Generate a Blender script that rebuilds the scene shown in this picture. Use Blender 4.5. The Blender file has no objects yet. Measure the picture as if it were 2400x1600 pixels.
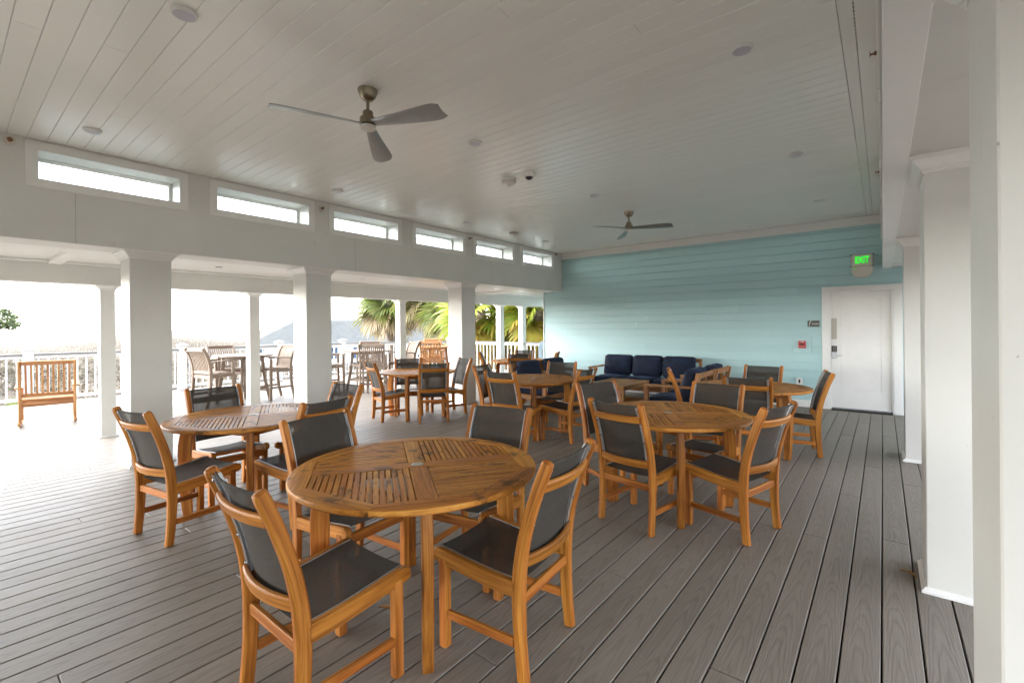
import bpy, bmesh, math, random
from mathutils import Vector, Matrix
R = math.radians
PI = math.pi
rnd = random.Random(7)
scene = bpy.context.scene
col = scene.collection

# ------------------------------------------------------------------ materials
def newmat(name):
    m = bpy.data.materials.new(name); m.use_nodes = True
    nt = m.node_tree; nt.nodes.clear()
    out = nt.nodes.new('ShaderNodeOutputMaterial')
    b = nt.nodes.new('ShaderNodeBsdfPrincipled')
    nt.links.new(b.outputs[0], out.inputs[0])
    return m, nt, b, out

class NT:
    def __init__(s, nt): s.nt = nt
    def n(s, t, **k):
        x = s.nt.nodes.new(t)
        for a, v in k.items():
            if a.startswith('i_'): x.inputs[int(a[2:])].default_value = v
            else: setattr(x, a, v)
        return x
    def l(s, a, b): s.nt.links.new(a, b)
    def math(s, op, a, b=None, c=None):
        x = s.nt.nodes.new('ShaderNodeMath'); x.operation = op
        for i, v in enumerate((a, b, c)):
            if v is None: continue
            if isinstance(v, (int, float)): x.inputs[i].default_value = v
            else: s.l(v, x.inputs[i])
        return x.outputs[0]
    def attr(s, name):
        x = s.nt.nodes.new('ShaderNodeAttribute'); x.attribute_name = name; return x
    def mapping(s, vec, scale=(1, 1, 1), loc=(0, 0, 0)):
        x = s.nt.nodes.new('ShaderNodeMapping')
        x.inputs['Scale'].default_value = scale; x.inputs['Location'].default_value = loc
        s.l(vec, x.inputs['Vector']); return x.outputs[0]
    def noise(s, vec, scale=5, detail=3, rough=.5, dist=0):
        x = s.nt.nodes.new('ShaderNodeTexNoise')
        x.inputs['Scale'].default_value = scale; x.inputs['Detail'].default_value = detail
        x.inputs['Roughness'].default_value = rough; x.inputs['Distortion'].default_value = dist
        if vec is not None: s.l(vec, x.inputs['Vector'])
        return x.outputs['Fac']
    def ramp(s, fac, stops):
        x = s.nt.nodes.new('ShaderNodeValToRGB')
        e = x.color_ramp.elements
        while len(e) < len(stops): e.new(.5)
        for i, (p, c) in enumerate(stops):
            e[i].position = p; e[i].color = (*c, 1) if len(c) == 3 else c
        s.l(fac, x.inputs[0]); return x.outputs[0]
    def mix(s, fac, a, b, blend='MIX'):
        x = s.nt.nodes.new('ShaderNodeMix'); x.data_type = 'RGBA'; x.blend_type = blend
        for inp, v in ((x.inputs[0], fac), (x.inputs[6], a), (x.inputs[7], b)):
            if isinstance(v, (int, float)): inp.default_value = v
            elif isinstance(v, tuple): inp.default_value = (*v, 1) if len(v) == 3 else v
            else: s.l(v, inp)
        return x.outputs[2]
    def bump(s, h, b, strength=.3, dist=.01):
        x = s.nt.nodes.new('ShaderNodeBump'); x.inputs['Strength'].default_value = strength
        x.inputs['Distance'].default_value = dist
        s.l(h, x.inputs['Height']); s.l(x.outputs[0], b.inputs['Normal'])

def mat_plain(name, c, rough=.5, metal=0, var=.06, nscale=6, spec=.5, bump=0, bscale=80):
    m, nt, b, o = newmat(name); N = NT(nt)
    tc = N.n('ShaderNodeTexCoord'); geo = N.n('ShaderNodeNewGeometry')
    f = N.noise(geo.outputs['Position'], nscale, 4, .6)
    lo = tuple(max(0, x * (1 - var)) for x in c); hi = tuple(min(1, x * (1 + var)) for x in c)
    N.l(N.ramp(f, [(.3, lo), (.7, hi)]), b.inputs['Base Color'])
    b.inputs['Roughness'].default_value = rough; b.inputs['Metallic'].default_value = metal
    b.inputs['Specular IOR Level'].default_value = spec
    if bump:
        N.bump(N.noise(geo.outputs['Position'], bscale, 3), b, bump, .003)
    return m

def mat_wood(name, dark, mid, light, rough=.5, grey=None, objvar=.2, stain=.0):
    """wood along attribute gc (x = along the grain)"""
    m, nt, b, o = newmat(name); N = NT(nt)
    a = N.attr('gc'); oi = N.n('ShaderNodeObjectInfo')
    off = N.n('ShaderNodeVectorMath', operation='ADD')
    N.l(a.outputs['Vector'], off.inputs[0])
    cx = N.n('ShaderNodeCombineXYZ'); N.l(N.math('MULTIPLY', oi.outputs['Random'], 37.), cx.inputs[0])
    N.l(N.math('MULTIPLY', oi.outputs['Random'], 11.), cx.inputs[1])
    N.l(cx.outputs[0], off.inputs[1]); v = off.outputs[0]
    g1 = N.noise(N.mapping(v, (2.2, 45, 45)), 1, 4, .6, .6)
    g2 = N.noise(N.mapping(v, (6, 220, 220)), 1, 3, .6, .3)
    g3 = N.noise(N.mapping(v, (1.1, 7, 7)), 1, 3, .5)
    f = N.math('ADD', N.math('MULTIPLY', g1, .55), N.math('ADD', N.math('MULTIPLY', g2, .2), N.math('MULTIPLY', g3, .3)))
    c = N.ramp(f, [(.40, dark), (.52, mid), (.63, light)])
    hv = N.n('ShaderNodeHueSaturation')
    geo = N.n('ShaderNodeNewGeometry')
    vv = N.math('ADD', 1 - objvar / 2 - .10, N.math('ADD', N.math('MULTIPLY', oi.outputs['Random'], objvar), N.math('MULTIPLY', geo.outputs['Random Per Island'], .20)))
    N.l(vv, hv.inputs['Value']); N.l(c, hv.inputs['Color'])
    N.l(N.math('ADD', .49, N.math('MULTIPLY', geo.outputs['Random Per Island'], .015)), hv.inputs['Hue'])
    cc = hv.outputs[0]
    if stain:
        st = N.noise(N.mapping(v, (7, 9, 9), (3, 1, 0)), 1, 5, .65)
        sf = N.ramp(st, [(.565, (0, 0, 0)), (.63, (1, 1, 1))])
        cc = N.mix(N.math('MULTIPLY', sf, stain), cc, (.045, .025, .012))
    if grey:
        gg = N.noise(N.mapping(v, (2, 12, 12), (9, 4, 2)), 1, 4, .6)
        cc = N.mix(N.ramp(gg, [(.35, (0, 0, 0)), (.65, (1, 1, 1))]), cc, grey)
    N.l(cc, b.inputs['Base Color']); b.inputs['Specular IOR Level'].default_value = .28
    N.l(N.math('ADD', rough - .08, N.math('MULTIPLY', g1, .2)), b.inputs['Roughness'])
    N.bump(f, b, .12, .002)
    return m

M = {}
M['teak'] = mat_wood('teak', (.17, .055, .007), (.365, .132, .018), (.50, .215, .040), .45, objvar=.42)
M['teak_top'] = mat_wood('teak_top', (.24, .088, .011), (.46, .185, .028), (.60, .285, .060), .45, objvar=.22, stain=.7)
M['teak_grey'] = mat_wood('teak_weathered', (.10, .064, .039), (.20, .142, .098), (.30, .235, .18), .65, objvar=.15, grey=(.25, .205, .168))
M['teak_pale'] = mat_wood('teak_pale', (.20, .085, .026), (.38, .19, .073), (.50, .285, .13), .55, objvar=.15)
def mat_white():
    m, nt, b, o = newmat('white_paint'); N = NT(nt)
    geo = N.n('ShaderNodeNewGeometry'); P = geo.outputs['Position']
    f = N.noise(P, 2.5, 4, .6)
    c = N.ramp(f, [(.3, (.63, .63, .60)), (.7, (.67, .67, .64))])
    sm = N.noise(N.mapping(P, (1, 1, .7), (3.1, 7.7, 1.2)), 3.2, 6, .72)
    c = N.mix(N.math('MULTIPLY', N.ramp(sm, [(.64, (0, 0, 0)), (.76, (1, 1, 1))]), .35), c, (.42, .40, .36))
    sp = N.noise(P, 46, 2, .5)
    c = N.mix(N.math('MULTIPLY', N.ramp(sp, [(.755, (0, 0, 0)), (.78, (1, 1, 1))]), .6), c, (.22, .19, .15))
    N.l(c, b.inputs['Base Color']); b.inputs['Roughness'].default_value = .4
    br = N.noise(N.mapping(P, (55, 55, 4)), 1, 3, .6)
    N.bump(br, b, .10, .002)
    return m
M['white'] = mat_white()
M['white_ceiling'] = None
M['white_trim'] = mat_plain('white_trim', (.76, .76, .74), .35, var=.02, nscale=4)
M['door'] = mat_plain('door_paint', (.80, .79, .77), .3, var=.03, nscale=4)
M['alu'] = mat_plain('aluminium', (.62, .65, .68), .35, .85, var=.05)
M['bolt'] = mat_plain('bolt_steel', (.25, .26, .27), .3, .9)
M['nickel'] = mat_plain('brushed_nickel', (.27, .23, .165), .3, .95, var=.12, nscale=30)
M['blade'] = mat_plain('silver_blade', (.34, .35, .35), .38, .8, var=.05)
M['dark'] = mat_plain('dark_gap', (.012, .011, .010), .8)
M['black'] = mat_plain('black_plastic', (.015, .015, .017), .35)
M['diffuser'] = mat_plain('lamp_diffuser', (.52, .51, .57), .4, var=.02)
M['plastic_white'] = mat_plain('white_plastic', (.75, .75, .72), .4, var=.02)
M['cream'] = mat_plain('cream_plastic', (.60, .57, .50), .4, var=.03)
M['red'] = mat_plain('red_plastic', (.55, .012, .015), .35)
M['sign'] = mat_plain('sign_grey', (.10, .10, .095), .5)
M['rust'] = mat_plain('rusty_brass', (.24, .13, .06), .6, .3, var=.4, nscale=60)
M['teal_paint'] = mat_plain('teal_paint', (.41, .61, .63), .5, var=.03)
M['grey_cap'] = mat_plain('grey_rail_cap', (.13, .125, .12), .5, var=.1, nscale=10)
M['vinyl'] = mat_plain('white_vinyl', (.52, .52, .52), .35, var=.02)
M['grey_plastic'] = mat_plain('blue_grey_plastic', (.34, .41, .47), .5, var=.05)
M['leaf_dry'] = mat_plain('dry_leaf', (.26, .13, .035), .7, var=.3, nscale=40)
M['plate'] = mat_plain('steel_plate', (.50, .48, .42), .35, .6, var=.06)

def mat_ceiling():
    m, nt, b, o = newmat('ceiling_paint'); N = NT(nt)
    geo = N.n('ShaderNodeNewGeometry')
    c = N.ramp(geo.outputs['Random Per Island'], [(0, (.84, .835, .795)), (1, (.865, .86, .82))])
    N.l(c, b.inputs['Base Color'])
    b.inputs['Roughness'].default_value = .27
    v = N.mapping(geo.outputs['Position'], (1.5, 9, 1))
    N.bump(N.noise(v, 1.2, 3), b, .16, .012)
    return m
M['white_ceiling'] = mat_ceiling()

def mat_deck():
    m, nt, b, o = newmat('composite_deck'); N = NT(nt)
    a = N.attr('gc'); geo = N.n('ShaderNodeNewGeometry')
    isl = geo.outputs['Random Per Island']
    sx = N.n('ShaderNodeSeparateXYZ'); N.l(a.outputs['Vector'], sx.inputs[0])
    u, v = sx.outputs[0], sx.outputs[1]
    uo = N.math('ADD', u, N.math('MULTIPLY', isl, 53.))
    vv = N.math('DIVIDE', N.math('ADD', v, N.math('MULTIPLY', N.math('SUBTRACT', isl, .5), .03)), .07)
    cb = N.n('ShaderNodeCombineXYZ'); N.l(uo, cb.inputs[0]); N.l(v, cb.inputs[1]); N.l(N.math('MULTIPLY', isl, 9.), cb.inputs[2])
    n1 = N.noise(N.mapping(cb.outputs[0], (2.0, 9, 1)), 1, 3, .5)
    n2 = N.noise(N.mapping(cb.outputs[0], (3, 160, 1)), 1, 3, .6)
    n3 = N.noise(geo.outputs['Position'], 1.3, 4, .6)
    n4 = N.noise(geo.outputs['Position'], 9, 4, .65)
    F = N.math('ADD', N.math('MULTIPLY', uo, 5.), N.math('ADD', N.math('MULTIPLY', N.math('MULTIPLY', vv, vv), 5.), N.math('MULTIPLY', n1, 4.5)))
    w = N.math('SINE', N.math('MULTIPLY', F, 2 * PI))
    lines = N.math('POWER', N.math('ADD', N.math('MULTIPLY', w, .5), .5), 3.)
    f = N.math('ADD', N.math('MULTIPLY', lines, -.12), N.math('ADD', N.math('MULTIPLY', n2, .45), N.math('ADD', N.math('MULTIPLY', n3, .35), N.math('MULTIPLY', isl, .12))))
    c = N.ramp(f, [(.16, (.140, .120, .099)), (.42, (.215, .187, .157)), (.72, (.300, .265, .228))])
    dirt = N.ramp(n4, [(.66, (0, 0, 0)), (.76, (1, 1, 1))])
    c = N.mix(N.math('MULTIPLY', dirt, .35), c, (.085, .066, .052))
    N.l(c, b.inputs['Base Color'])
    N.l(N.math('ADD', .40, N.math('MULTIPLY', n3, .22)), b.inputs['Roughness'])
    b.inputs['Specular IOR Level'].default_value = .3
    h = N.math('ADD', N.math('MULTIPLY', lines, -.5), N.math('MULTIPLY', n2, 1.0))
    N.bump(h, b, .35, .0025)
    return m
M['deck'] = mat_deck()

def mat_siding():
    m, nt, b, o = newmat('teal_siding'); N = NT(nt)
    geo = N.n('ShaderNodeNewGeometry')
    n = N.noise(N.mapping(geo.outputs['Position'], (1, 1, 22)), 2.2, 4, .6)
    n2 = N.noise(geo.outputs['Position'], 1.1, 3)
    f = N.math('ADD', N.math('MULTIPLY', n, .45), N.math('ADD', N.math('MULTIPLY', n2, .3), N.math('MULTIPLY', geo.outputs['Random Per Island'], .25)))
    N.l(N.ramp(f, [(.25, (.385, .58, .60)), (.75, (.445, .645, .665))]), b.inputs['Base Color'])
    b.inputs['Roughness'].default_value = .5
    g = N.noise(N.mapping(geo.outputs['Position'], (6, 6, 120)), 1, 3, .6)
    N.bump(g, b, .12, .002)
    return m
M['siding'] = mat_siding()

def mat_sling():
    m, nt, b, o = newmat('sling_fabric'); N = NT(nt)
    a = N.attr('gc'); oi = N.n('ShaderNodeObjectInfo')
    n = N.noise(N.mapping(a.outputs['Vector'], (30, 260, 1)), 1, 3, .6)
    n2 = N.noise(N.mapping(a.outputs['Vector'], (260, 30, 1)), 1, 3, .6)
    n3 = N.noise(N.mapping(a.outputs['Vector'], (4, 4, 1)), 1, 4, .6)
    f = N.math('ADD', N.math('MULTIPLY', n, .35), N.math('ADD', N.math('MULTIPLY', n2, .35), N.math('MULTIPLY', n3, .3)))
    c = N.ramp(f, [(.35, (.040, .036, .031)), (.65, (.082, .075, .066))])
    N.l(c, b.inputs['Base Color']); b.inputs['Roughness'].default_value = .8; b.inputs['Specular IOR Level'].default_value = .12
    N.bump(f, b, .15, .001)
    tr = N.n('ShaderNodeBsdfTransparent')
    mx = N.n('ShaderNodeMixShader')
    mx.inputs[0].default_value = .92
    N.l(tr.outputs[0], mx.inputs[1]); N.l(b.outputs[0], mx.inputs[2]); N.l(mx.outputs[0], o.inputs[0])
    return m
M['sling'] = mat_sling()

def mat_velvet():
    m, nt, b, o = newmat('navy_cushion'); N = NT(nt)
    tc = N.n('ShaderNodeTexCoord')
    n = N.noise(tc.outputs['Object'], 6, 5, .65, .4)
    N.l(N.ramp(n, [(.35, (.002, .006, .020)), (.65, (.006, .017, .052))]), b.inputs['Base Color'])
    b.inputs['Roughness'].default_value = .85
    b.inputs['Sheen Weight'].default_value = .10; b.inputs['Sheen Roughness'].default_value = .4
    b.inputs['Sheen Tint'].default_value = (.25, .4, .8, 1)
    N.bump(N.noise(tc.outputs['Object'], 14, 4, .6), b, .35, .02)
    return m
M['navy'] = mat_velvet()

def mat_leaf(name, cols, dead=(.32, .22, .10), trans=.45):
    m, nt, b, o = newmat(name); N = NT(nt)
    geo = N.n('ShaderNodeNewGeometry'); a = N.attr('tint')
    st = [(i / max(1, len(cols) - 1), c) for i, c in enumerate(cols)]
    c = N.ramp(geo.outputs['Random Per Island'], st)
    c = N.mix(a.outputs['Fac'], c, dead)
    N.l(c, b.inputs['Base Color']); b.inputs['Roughness'].default_value = .5
    t = N.n('ShaderNodeBsdfTranslucent'); N.l(c, t.inputs[0])
    mx = N.n('ShaderNodeMixShader'); mx.inputs[0].default_value = trans
    N.l(b.outputs[0], mx.inputs[1]); N.l(t.outputs[0], mx.inputs[2]); N.l(mx.outputs[0], o.inputs[0])
    return m
M['palm'] = mat_leaf('palm_leaf', [(.075, .115, .026), (.115, .155, .03), (.17, .185, .045)], (.30, .22, .125))
M['palm_bright'] = mat_leaf('palm_leaf_bright', [(.13, .20, .016), (.21, .26, .02), (.33, .28, .03)], (.38, .25, .06))
M['oak'] = mat_leaf('oak_leaf', [(.10, .14, .08), (.13, .17, .075), (.17, .19, .085)])
M['shrub'] = mat_leaf('shrub_leaf', [(.065, .09, .04), (.10, .115, .06), (.15, .14, .09)])
M['heath'] = mat_leaf('heath_leaf', [(.085, .060, .046), (.115, .085, .060), (.070, .075, .036), (.14, .105, .072)], trans=.25)
M['oats'] = mat_leaf('sea_oat_blade', [(.28, .26, .21), (.21, .215, .16), (.35, .32, .26)], trans=.3)
M['bark'] = mat_plain('bark', (.17, .13, .095), .9, var=.35, nscale=9, bump=.5, bscale=14)

def mat_ground():
    m, nt, b, o = newmat('sandy_ground'); N = NT(nt)
    geo = N.n('ShaderNodeNewGeometry')
    n = N.noise(geo.outputs['Position'], .25, 5, .6); n2 = N.noise(geo.outputs['Position'], 2.2, 5, .65)
    f = N.math('ADD', N.math('MULTIPLY', n, .6), N.math('MULTIPLY', n2, .4))
    N.l(N.ramp(f, [(.38, (.035, .030, .020)), (.48, (.062, .043, .025)), (.60, (.088, .066, .042))]), b.inputs['Base Color'])
    b.inputs['Roughness'].default_value = .95
    N.bump(n2, b, .5, .05)
    return m
M['ground'] = mat_ground()

def mat_shingle():
    m, nt, b, o = newmat('roof_shingles'); N = NT(nt)
    a = N.attr('gc')
    br = N.n('ShaderNodeTexBrick'); N.l(a.outputs['Vector'], br.inputs['Vector'])
    br.inputs['Scale'].default_value = 1; br.inputs['Brick Width'].default_value = .35; br.inputs['Row Height'].default_value = .17
    br.inputs['Mortar Size'].default_value = .012
    br.inputs['Color1'].default_value = (.060, .065, .064, 1); br.inputs['Color2'].default_value = (.088, .094, .090, 1)
    br.inputs['Mortar'].default_value = (.035, .04, .043, 1)
    n = N.noise(a.outputs['Vector'], .7, 4)
    N.l(N.mix(.3, br.outputs['Color'], N.ramp(n, [(.3, (.055, .062, .064)), (.7, (.09, .095, .092))])), b.inputs['Base Color'])
    b.inputs['Roughness'].default_value = .9
    return m
M['shingle'] = mat_shingle()

def mat_glass(name='clear_glass'):
    m, nt, b, o = newmat(name); N = NT(nt)
    tr = N.n('ShaderNodeBsdfTransparent'); tr.inputs[0].default_value = (.93, .97, .96, 1)
    gl = N.n('ShaderNodeBsdfGlossy'); gl.inputs['Roughness'].default_value = .03
    lw = N.n('ShaderNodeLayerWeight'); lw.inputs[0].default_value = .35
    mx = N.n('ShaderNodeMixShader')
    N.l(N.math('MULTIPLY', lw.outputs['Fresnel'], .6), mx.inputs[0]); N.l(tr.outputs[0], mx.inputs[1]); N.l(gl.outputs[0], mx.inputs[2])
    N.l(mx.outputs[0], o.inputs[0]); return m
M['glass'] = mat_glass()
M['window_dark'] = mat_plain('window_glass_far', (.05, .09, .14), .08, var=.3, nscale=1.5)

def mat_emit(name, c, s):
    m, nt, b, o = newmat(name)
    b.inputs['Base Color'].default_value = (*c, 1); b.inputs['Emission Color'].default_value = (*c, 1)
    b.inputs['Emission Strength'].default_value = s; return m
M['exit_green'] = mat_emit('exit_green', (.01, .75, .02), .10)
M['white_ink'] = mat_plain('white_ink', (.8, .8, .78), .5)
M['red_ink'] = mat_plain('red_ink', (.5, .03, .02), .5)

# ------------------------------------------------------------------ mesh builder
class MB:
    def __init__(s):
        s.v = []; s.f = []; s.g = []; s.t = []; s.tint = 0.
    def add(s, verts, faces, gcs=None):
        o = len(s.v); s.v += [tuple(p) for p in verts]
        off = rnd.uniform(0, 50)
        s.g += [(a + off, b_, c) for a, b_, c in gcs] if gcs else [(p[0], p[1], p[2]) for p in verts]
        s.t += [s.tint] * len(verts)
        s.f += [tuple(i + o for i in f) for f in faces]
    def sweep(s, pts, w, h, up=(0, 0, 1), c=.004, scale=None, endc=True, zoff=0):
        """chamfered rectangle (w sideways, h along up) swept along pts"""
        pts = [Vector(p) for p in pts]; up = Vector(up).normalized(); n = len(pts)
        c = min(c, w * .3, h * .3)
        rings = []; L = 0
        def frame(i):
            t = (pts[min(i + 1, n - 1)] - pts[max(i - 1, 0)]).normalized()
            sd = t.cross(up).normalized(); u2 = sd.cross(t).normalized()
            return t, sd, u2
        data = []
        for i in range(n):
            if i: L += (pts[i] - pts[i - 1]).length
            k = scale[i] if scale else (1, 1)
            if isinstance(k, (int, float)): k = (k, k)
            data.append((pts[i], frame(i), L, k))
        seq = []
        if endc:
            p, fr, l, k = data[0]; seq.append((p, fr, l, (k[0] * (1 - 2 * c / w), k[1] * (1 - 2 * c / h))))
            if n >= 2: data[0] = (p + fr[0] * c, fr, l + c, k)
            p, fr, l, k = data[-1]; last = (p, fr, l, (k[0] * (1 - 2 * c / w), k[1] * (1 - 2 * c / h)))
            data[-1] = (p - fr[0] * c, fr, l - c, k)
            seq += data + [last]
        else: seq = data
        verts = []; gcs = []
        for p, (t, sd, u2), l, k in seq:
            a, b_ = w / 2 * k[0], h / 2 * k[1]
            for x, y in ((a - c, b_), (-a + c, b_), (-a, b_ - c), (-a, -b_ + c), (-a + c, -b_), (a - c, -b_), (a, -b_ + c), (a, b_ - c)):
                verts.append(p + sd * x + u2 * y); gcs.append((l, x, y))
        m = len(seq); fs = []
        for i in range(m - 1):
            for j in range(8):
                j2 = (j + 1) % 8
                fs.append((i * 8 + j, i * 8 + j2, (i + 1) * 8 + j2, (i + 1) * 8 + j))
        fs.append(tuple(range(7, -1, -1))); fs.append(tuple((m - 1) * 8 + j for j in range(8)))
        s.add(verts, fs, gcs)
    def bar(s, p0, p1, w, h, up=(0, 0, 1), c=.003): s.sweep([p0, p1], w, h, up, c)
    def box(s, x0, x1, y0, y1, z0, z1, c=0):
        if x0 > x1: x0, x1 = x1, x0
        if y0 > y1: y0, y1 = y1, y0
        if z0 > z1: z0, z1 = z1, z0
        if c:
            d = [x1 - x0, y1 - y0, z1 - z0]; k = d.index(max(d))
            cx, cy, cz = (x0 + x1) / 2, (y0 + y1) / 2, (z0 + z1) / 2
            if k == 0: s.sweep([(x0, cy, cz), (x1, cy, cz)], d[1], d[2], (0, 0, 1), c)
            elif k == 1: s.sweep([(cx, y0, cz), (cx, y1, cz)], d[0], d[2], (0, 0, 1), c)
            else: s.sweep([(cx, cy, z0), (cx, cy, z1)], d[1], d[0], (1, 0, 0), c)
            return
        v = [(x, y, z) for z in (z0, z1) for y in (y0, y1) for x in (x0, x1)]
        s.add(v, [(0, 2, 3, 1), (4, 5, 7, 6), (0, 1, 5, 4), (2, 6, 7, 3), (0, 4, 6, 2), (1, 3, 7, 5)])
    def lathe(s, prof, c=(0, 0, 0), n=24, axis='z', cap=True):
        verts = []; fs = []; m = len(prof)
        for i in range(n):
            a = 2 * PI * i / n
            for r, z in prof:
                p = (r * math.cos(a), r * math.sin(a), z)
                if axis == 'y': p = (p[0], -p[2], p[1])
                if axis == 'x': p = (p[2], p[0], p[1])
                verts.append((c[0] + p[0], c[1] + p[1], c[2] + p[2]))
        for i in range(n):
            i2 = (i + 1) % n
            for j in range(m - 1):
                fs.append((i * m + j, i2 * m + j, i2 * m + j + 1, i * m + j + 1))
        if cap:
            if prof[0][0] > 1e-6: fs.append(tuple(i * m for i in range(n - 1, -1, -1)))
            if prof[-1][0] > 1e-6: fs.append(tuple(i * m + m - 1 for i in range(n)))
        s.add(verts, fs)
    def tube(s, pts, r, n=8):
        pts = [Vector(p) for p in pts]; verts = []; fs = []; m = len(pts); gcs = []
        rr = r if isinstance(r, (list, tuple)) else [r] * m; L = 0
        for i, p in enumerate(pts):
            if i: L += (p - pts[i - 1]).length
            t = (pts[min(i + 1, m - 1)] - pts[max(i - 1, 0)]).normalized()
            ref = Vector((0, 0, 1)) if abs(t.z) < .9 else Vector((1, 0, 0))
            sd = t.cross(ref).normalized(); u = sd.cross(t)
            for k in range(n):
                a = 2 * PI * k / n
                verts.append(p + (sd * math.cos(a) + u * math.sin(a)) * rr[i]); gcs.append((L, rr[i] * math.cos(a), rr[i] * math.sin(a)))
        for i in range(m - 1):
            for k in range(n):
                k2 = (k + 1) % n
                fs.append((i * n + k, i * n + k2, (i + 1) * n + k2, (i + 1) * n + k))
        fs.append(tuple(range(n - 1, -1, -1))); fs.append(tuple((m - 1) * n + k for k in range(n)))
        s.add(verts, fs, gcs)
    def prism(s, poly, z0, z1, ang=None, bev=.002):
        """extruded polygon (xy, ccw), grain along angle ang"""
        n = len(poly); A = sum(poly[i][0] * poly[(i + 1) % n][1] - poly[(i + 1) % n][0] * poly[i][1] for i in range(n))
        if A < 0: poly = poly[::-1]
        cx = sum(p[0] for p in poly) / n; cy = sum(p[1] for p in poly) / n
        v = [(x, y, z0) for x, y in poly] + [(x, y, z1 - bev) for x, y in poly]
        def ins(p):
            d = math.hypot(p[0] - cx, p[1] - cy) or 1; k = 1 - bev / d
            return (cx + (p[0] - cx) * k, cy + (p[1] - cy) * k, z1)
        v += [ins(p) for p in poly]
        f = [tuple(range(n - 1, -1, -1)), tuple(range(2 * n, 3 * n))]
        for i in range(n):
            j = (i + 1) % n
            f.append((i, j, n + j, n + i)); f.append((n + i, n + j, 2 * n + j, 2 * n + i))
        g = None
        if ang is not None:
            ca, sa = math.cos(ang), math.sin(ang)
            g = [(p[0] * ca + p[1] * sa, -p[0] * sa + p[1] * ca + cx * 3.3, p[2]) for p in v]
        s.add(v, f, g)
    def grid(s, fn, nu, nv, thick=0):
        verts = []; g = []; fs = []
        for i in range(nu + 1):
            for j in range(nv + 1):
                u, v = i / nu, j / nv; p = fn(u, v); verts.append(p); g.append((u * .45, v * .42, 0))
        k = nv + 1
        for i in range(nu):
            for j in range(nv): fs.append((i * k + j, (i + 1) * k + j, (i + 1) * k + j + 1, i * k + j + 1))
        s.add(verts, fs, g)
    def build(s, name, mat, parent=None, smooth=40, loc=None):
        me = bpy.data.meshes.new(name); me.from_pydata(s.v, [], s.f); me.materials.append(mat)
        a = me.attributes.new('gc', 'FLOAT_VECTOR', 'POINT'); a.data.foreach_set('vector', [x for g in s.g for x in g])
        if any(s.t):
            t = me.attributes.new('tint', 'FLOAT', 'POINT'); t.data.foreach_set('value', s.t)
        me.polygons.foreach_set('use_smooth', [True] * len(me.polygons))
        me.set_sharp_from_angle(angle=R(smooth)); me.update()
        o = bpy.data.objects.new(name, me); col.objects.link(o)
        if parent: o.parent = parent
        if loc: o.location = loc
        return o

def tag(o, label=None, cat=None, group=None, kind=None):
    if label: o['label'] = label
    if cat: o['category'] = cat
    if group: o['group'] = group
    if kind: o['kind'] = kind
    return o
def thing(name, label, cat, loc=(0, 0, 0), rz=0, group=None):
    o = bpy.data.objects.new(name, None); col.objects.link(o); o.empty_display_size = .1
    o.location = loc; o.rotation_euler = (0, 0, rz); return tag(o, label, cat, group)
def dup(root, loc, rz, label, group=None):
    r = root.copy(); col.objects.link(r); r.location = loc; r.rotation_euler = (0, 0, rz); r['label'] = label
    if group: r['group'] = group
    for ch in list(root.children):
        c = ch.copy(); col.objects.link(c); c.parent = r
        for g in list(ch.children):
            d = g.copy(); col.objects.link(d); d.parent = c
    return r
def single(mb, name, mat, label, cat, group=None, loc=None, smooth=40):
    return tag(mb.build(name, mat, loc=loc, smooth=smooth), label, cat, group)
def clip(poly, nx, ny, d):
    """keep nx*x+ny*y<=d"""
    out = []
    for i in range(len(poly)):
        a, b_ = poly[i], poly[(i + 1) % len(poly)]
        da, db = nx * a[0] + ny * a[1] - d, nx * b_[0] + ny * b_[1] - d
        if da <= 0: out.append(a)
        if (da < 0 < db) or (db < 0 < da):
            t = da / (da - db); out.append((a[0] + (b_[0] - a[0]) * t, a[1] + (b_[1] - a[1]) * t))
    return out
def text_mesh(body, size, mat, name, parent, loc, rot, extrude=.002, sx=1, bold=0):
    cu = bpy.data.curves.new(name, 'FONT'); cu.body = body; cu.size = size; cu.extrude = extrude
    cu.align_x = 'CENTER'; cu.align_y = 'CENTER'; cu.offset = bold
    t = bpy.data.objects.new(name + '_curve', cu); col.objects.link(t)
    bpy.context.view_layer.update()
    me = bpy.data.meshes.new_from_object(t.evaluated_get(bpy.context.evaluated_depsgraph_get()))
    bpy.data.objects.remove(t); bpy.data.curves.remove(cu)
    me.materials.clear(); me.materials.append(mat)
    o = bpy.data.objects.new(name, me); col.objects.link(o); o.parent = parent
    o.location = loc; o.rotation_euler = rot; o.scale = (sx, 1, 1); return o

# ------------------------------------------------------------------ camera
LX, RX, WY, CZ = -6.08, 0.0, 9.55, 3.208      # left beam face, right beam face, back wall, ceiling
YAW = math.atan(869 / 1085)
cam = bpy.data.cameras.new('Camera'); camo = bpy.data.objects.new('Camera', cam); col.objects.link(camo)
camo.matrix_world = Matrix.Translation((0, 0, 1.445)) @ Matrix.Rotation(YAW, 4, 'Z') @ Matrix.Rotation(PI / 2, 4, 'X') @ Matrix.Rotation(-.0085, 4, 'Z')
cam.sensor_width = 36; cam.lens = 36 * 1085 / 2400; cam.shift_y = -34 / 2400
cam.clip_end = 2000; cam.clip_start = .05
scene.camera = camo

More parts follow.
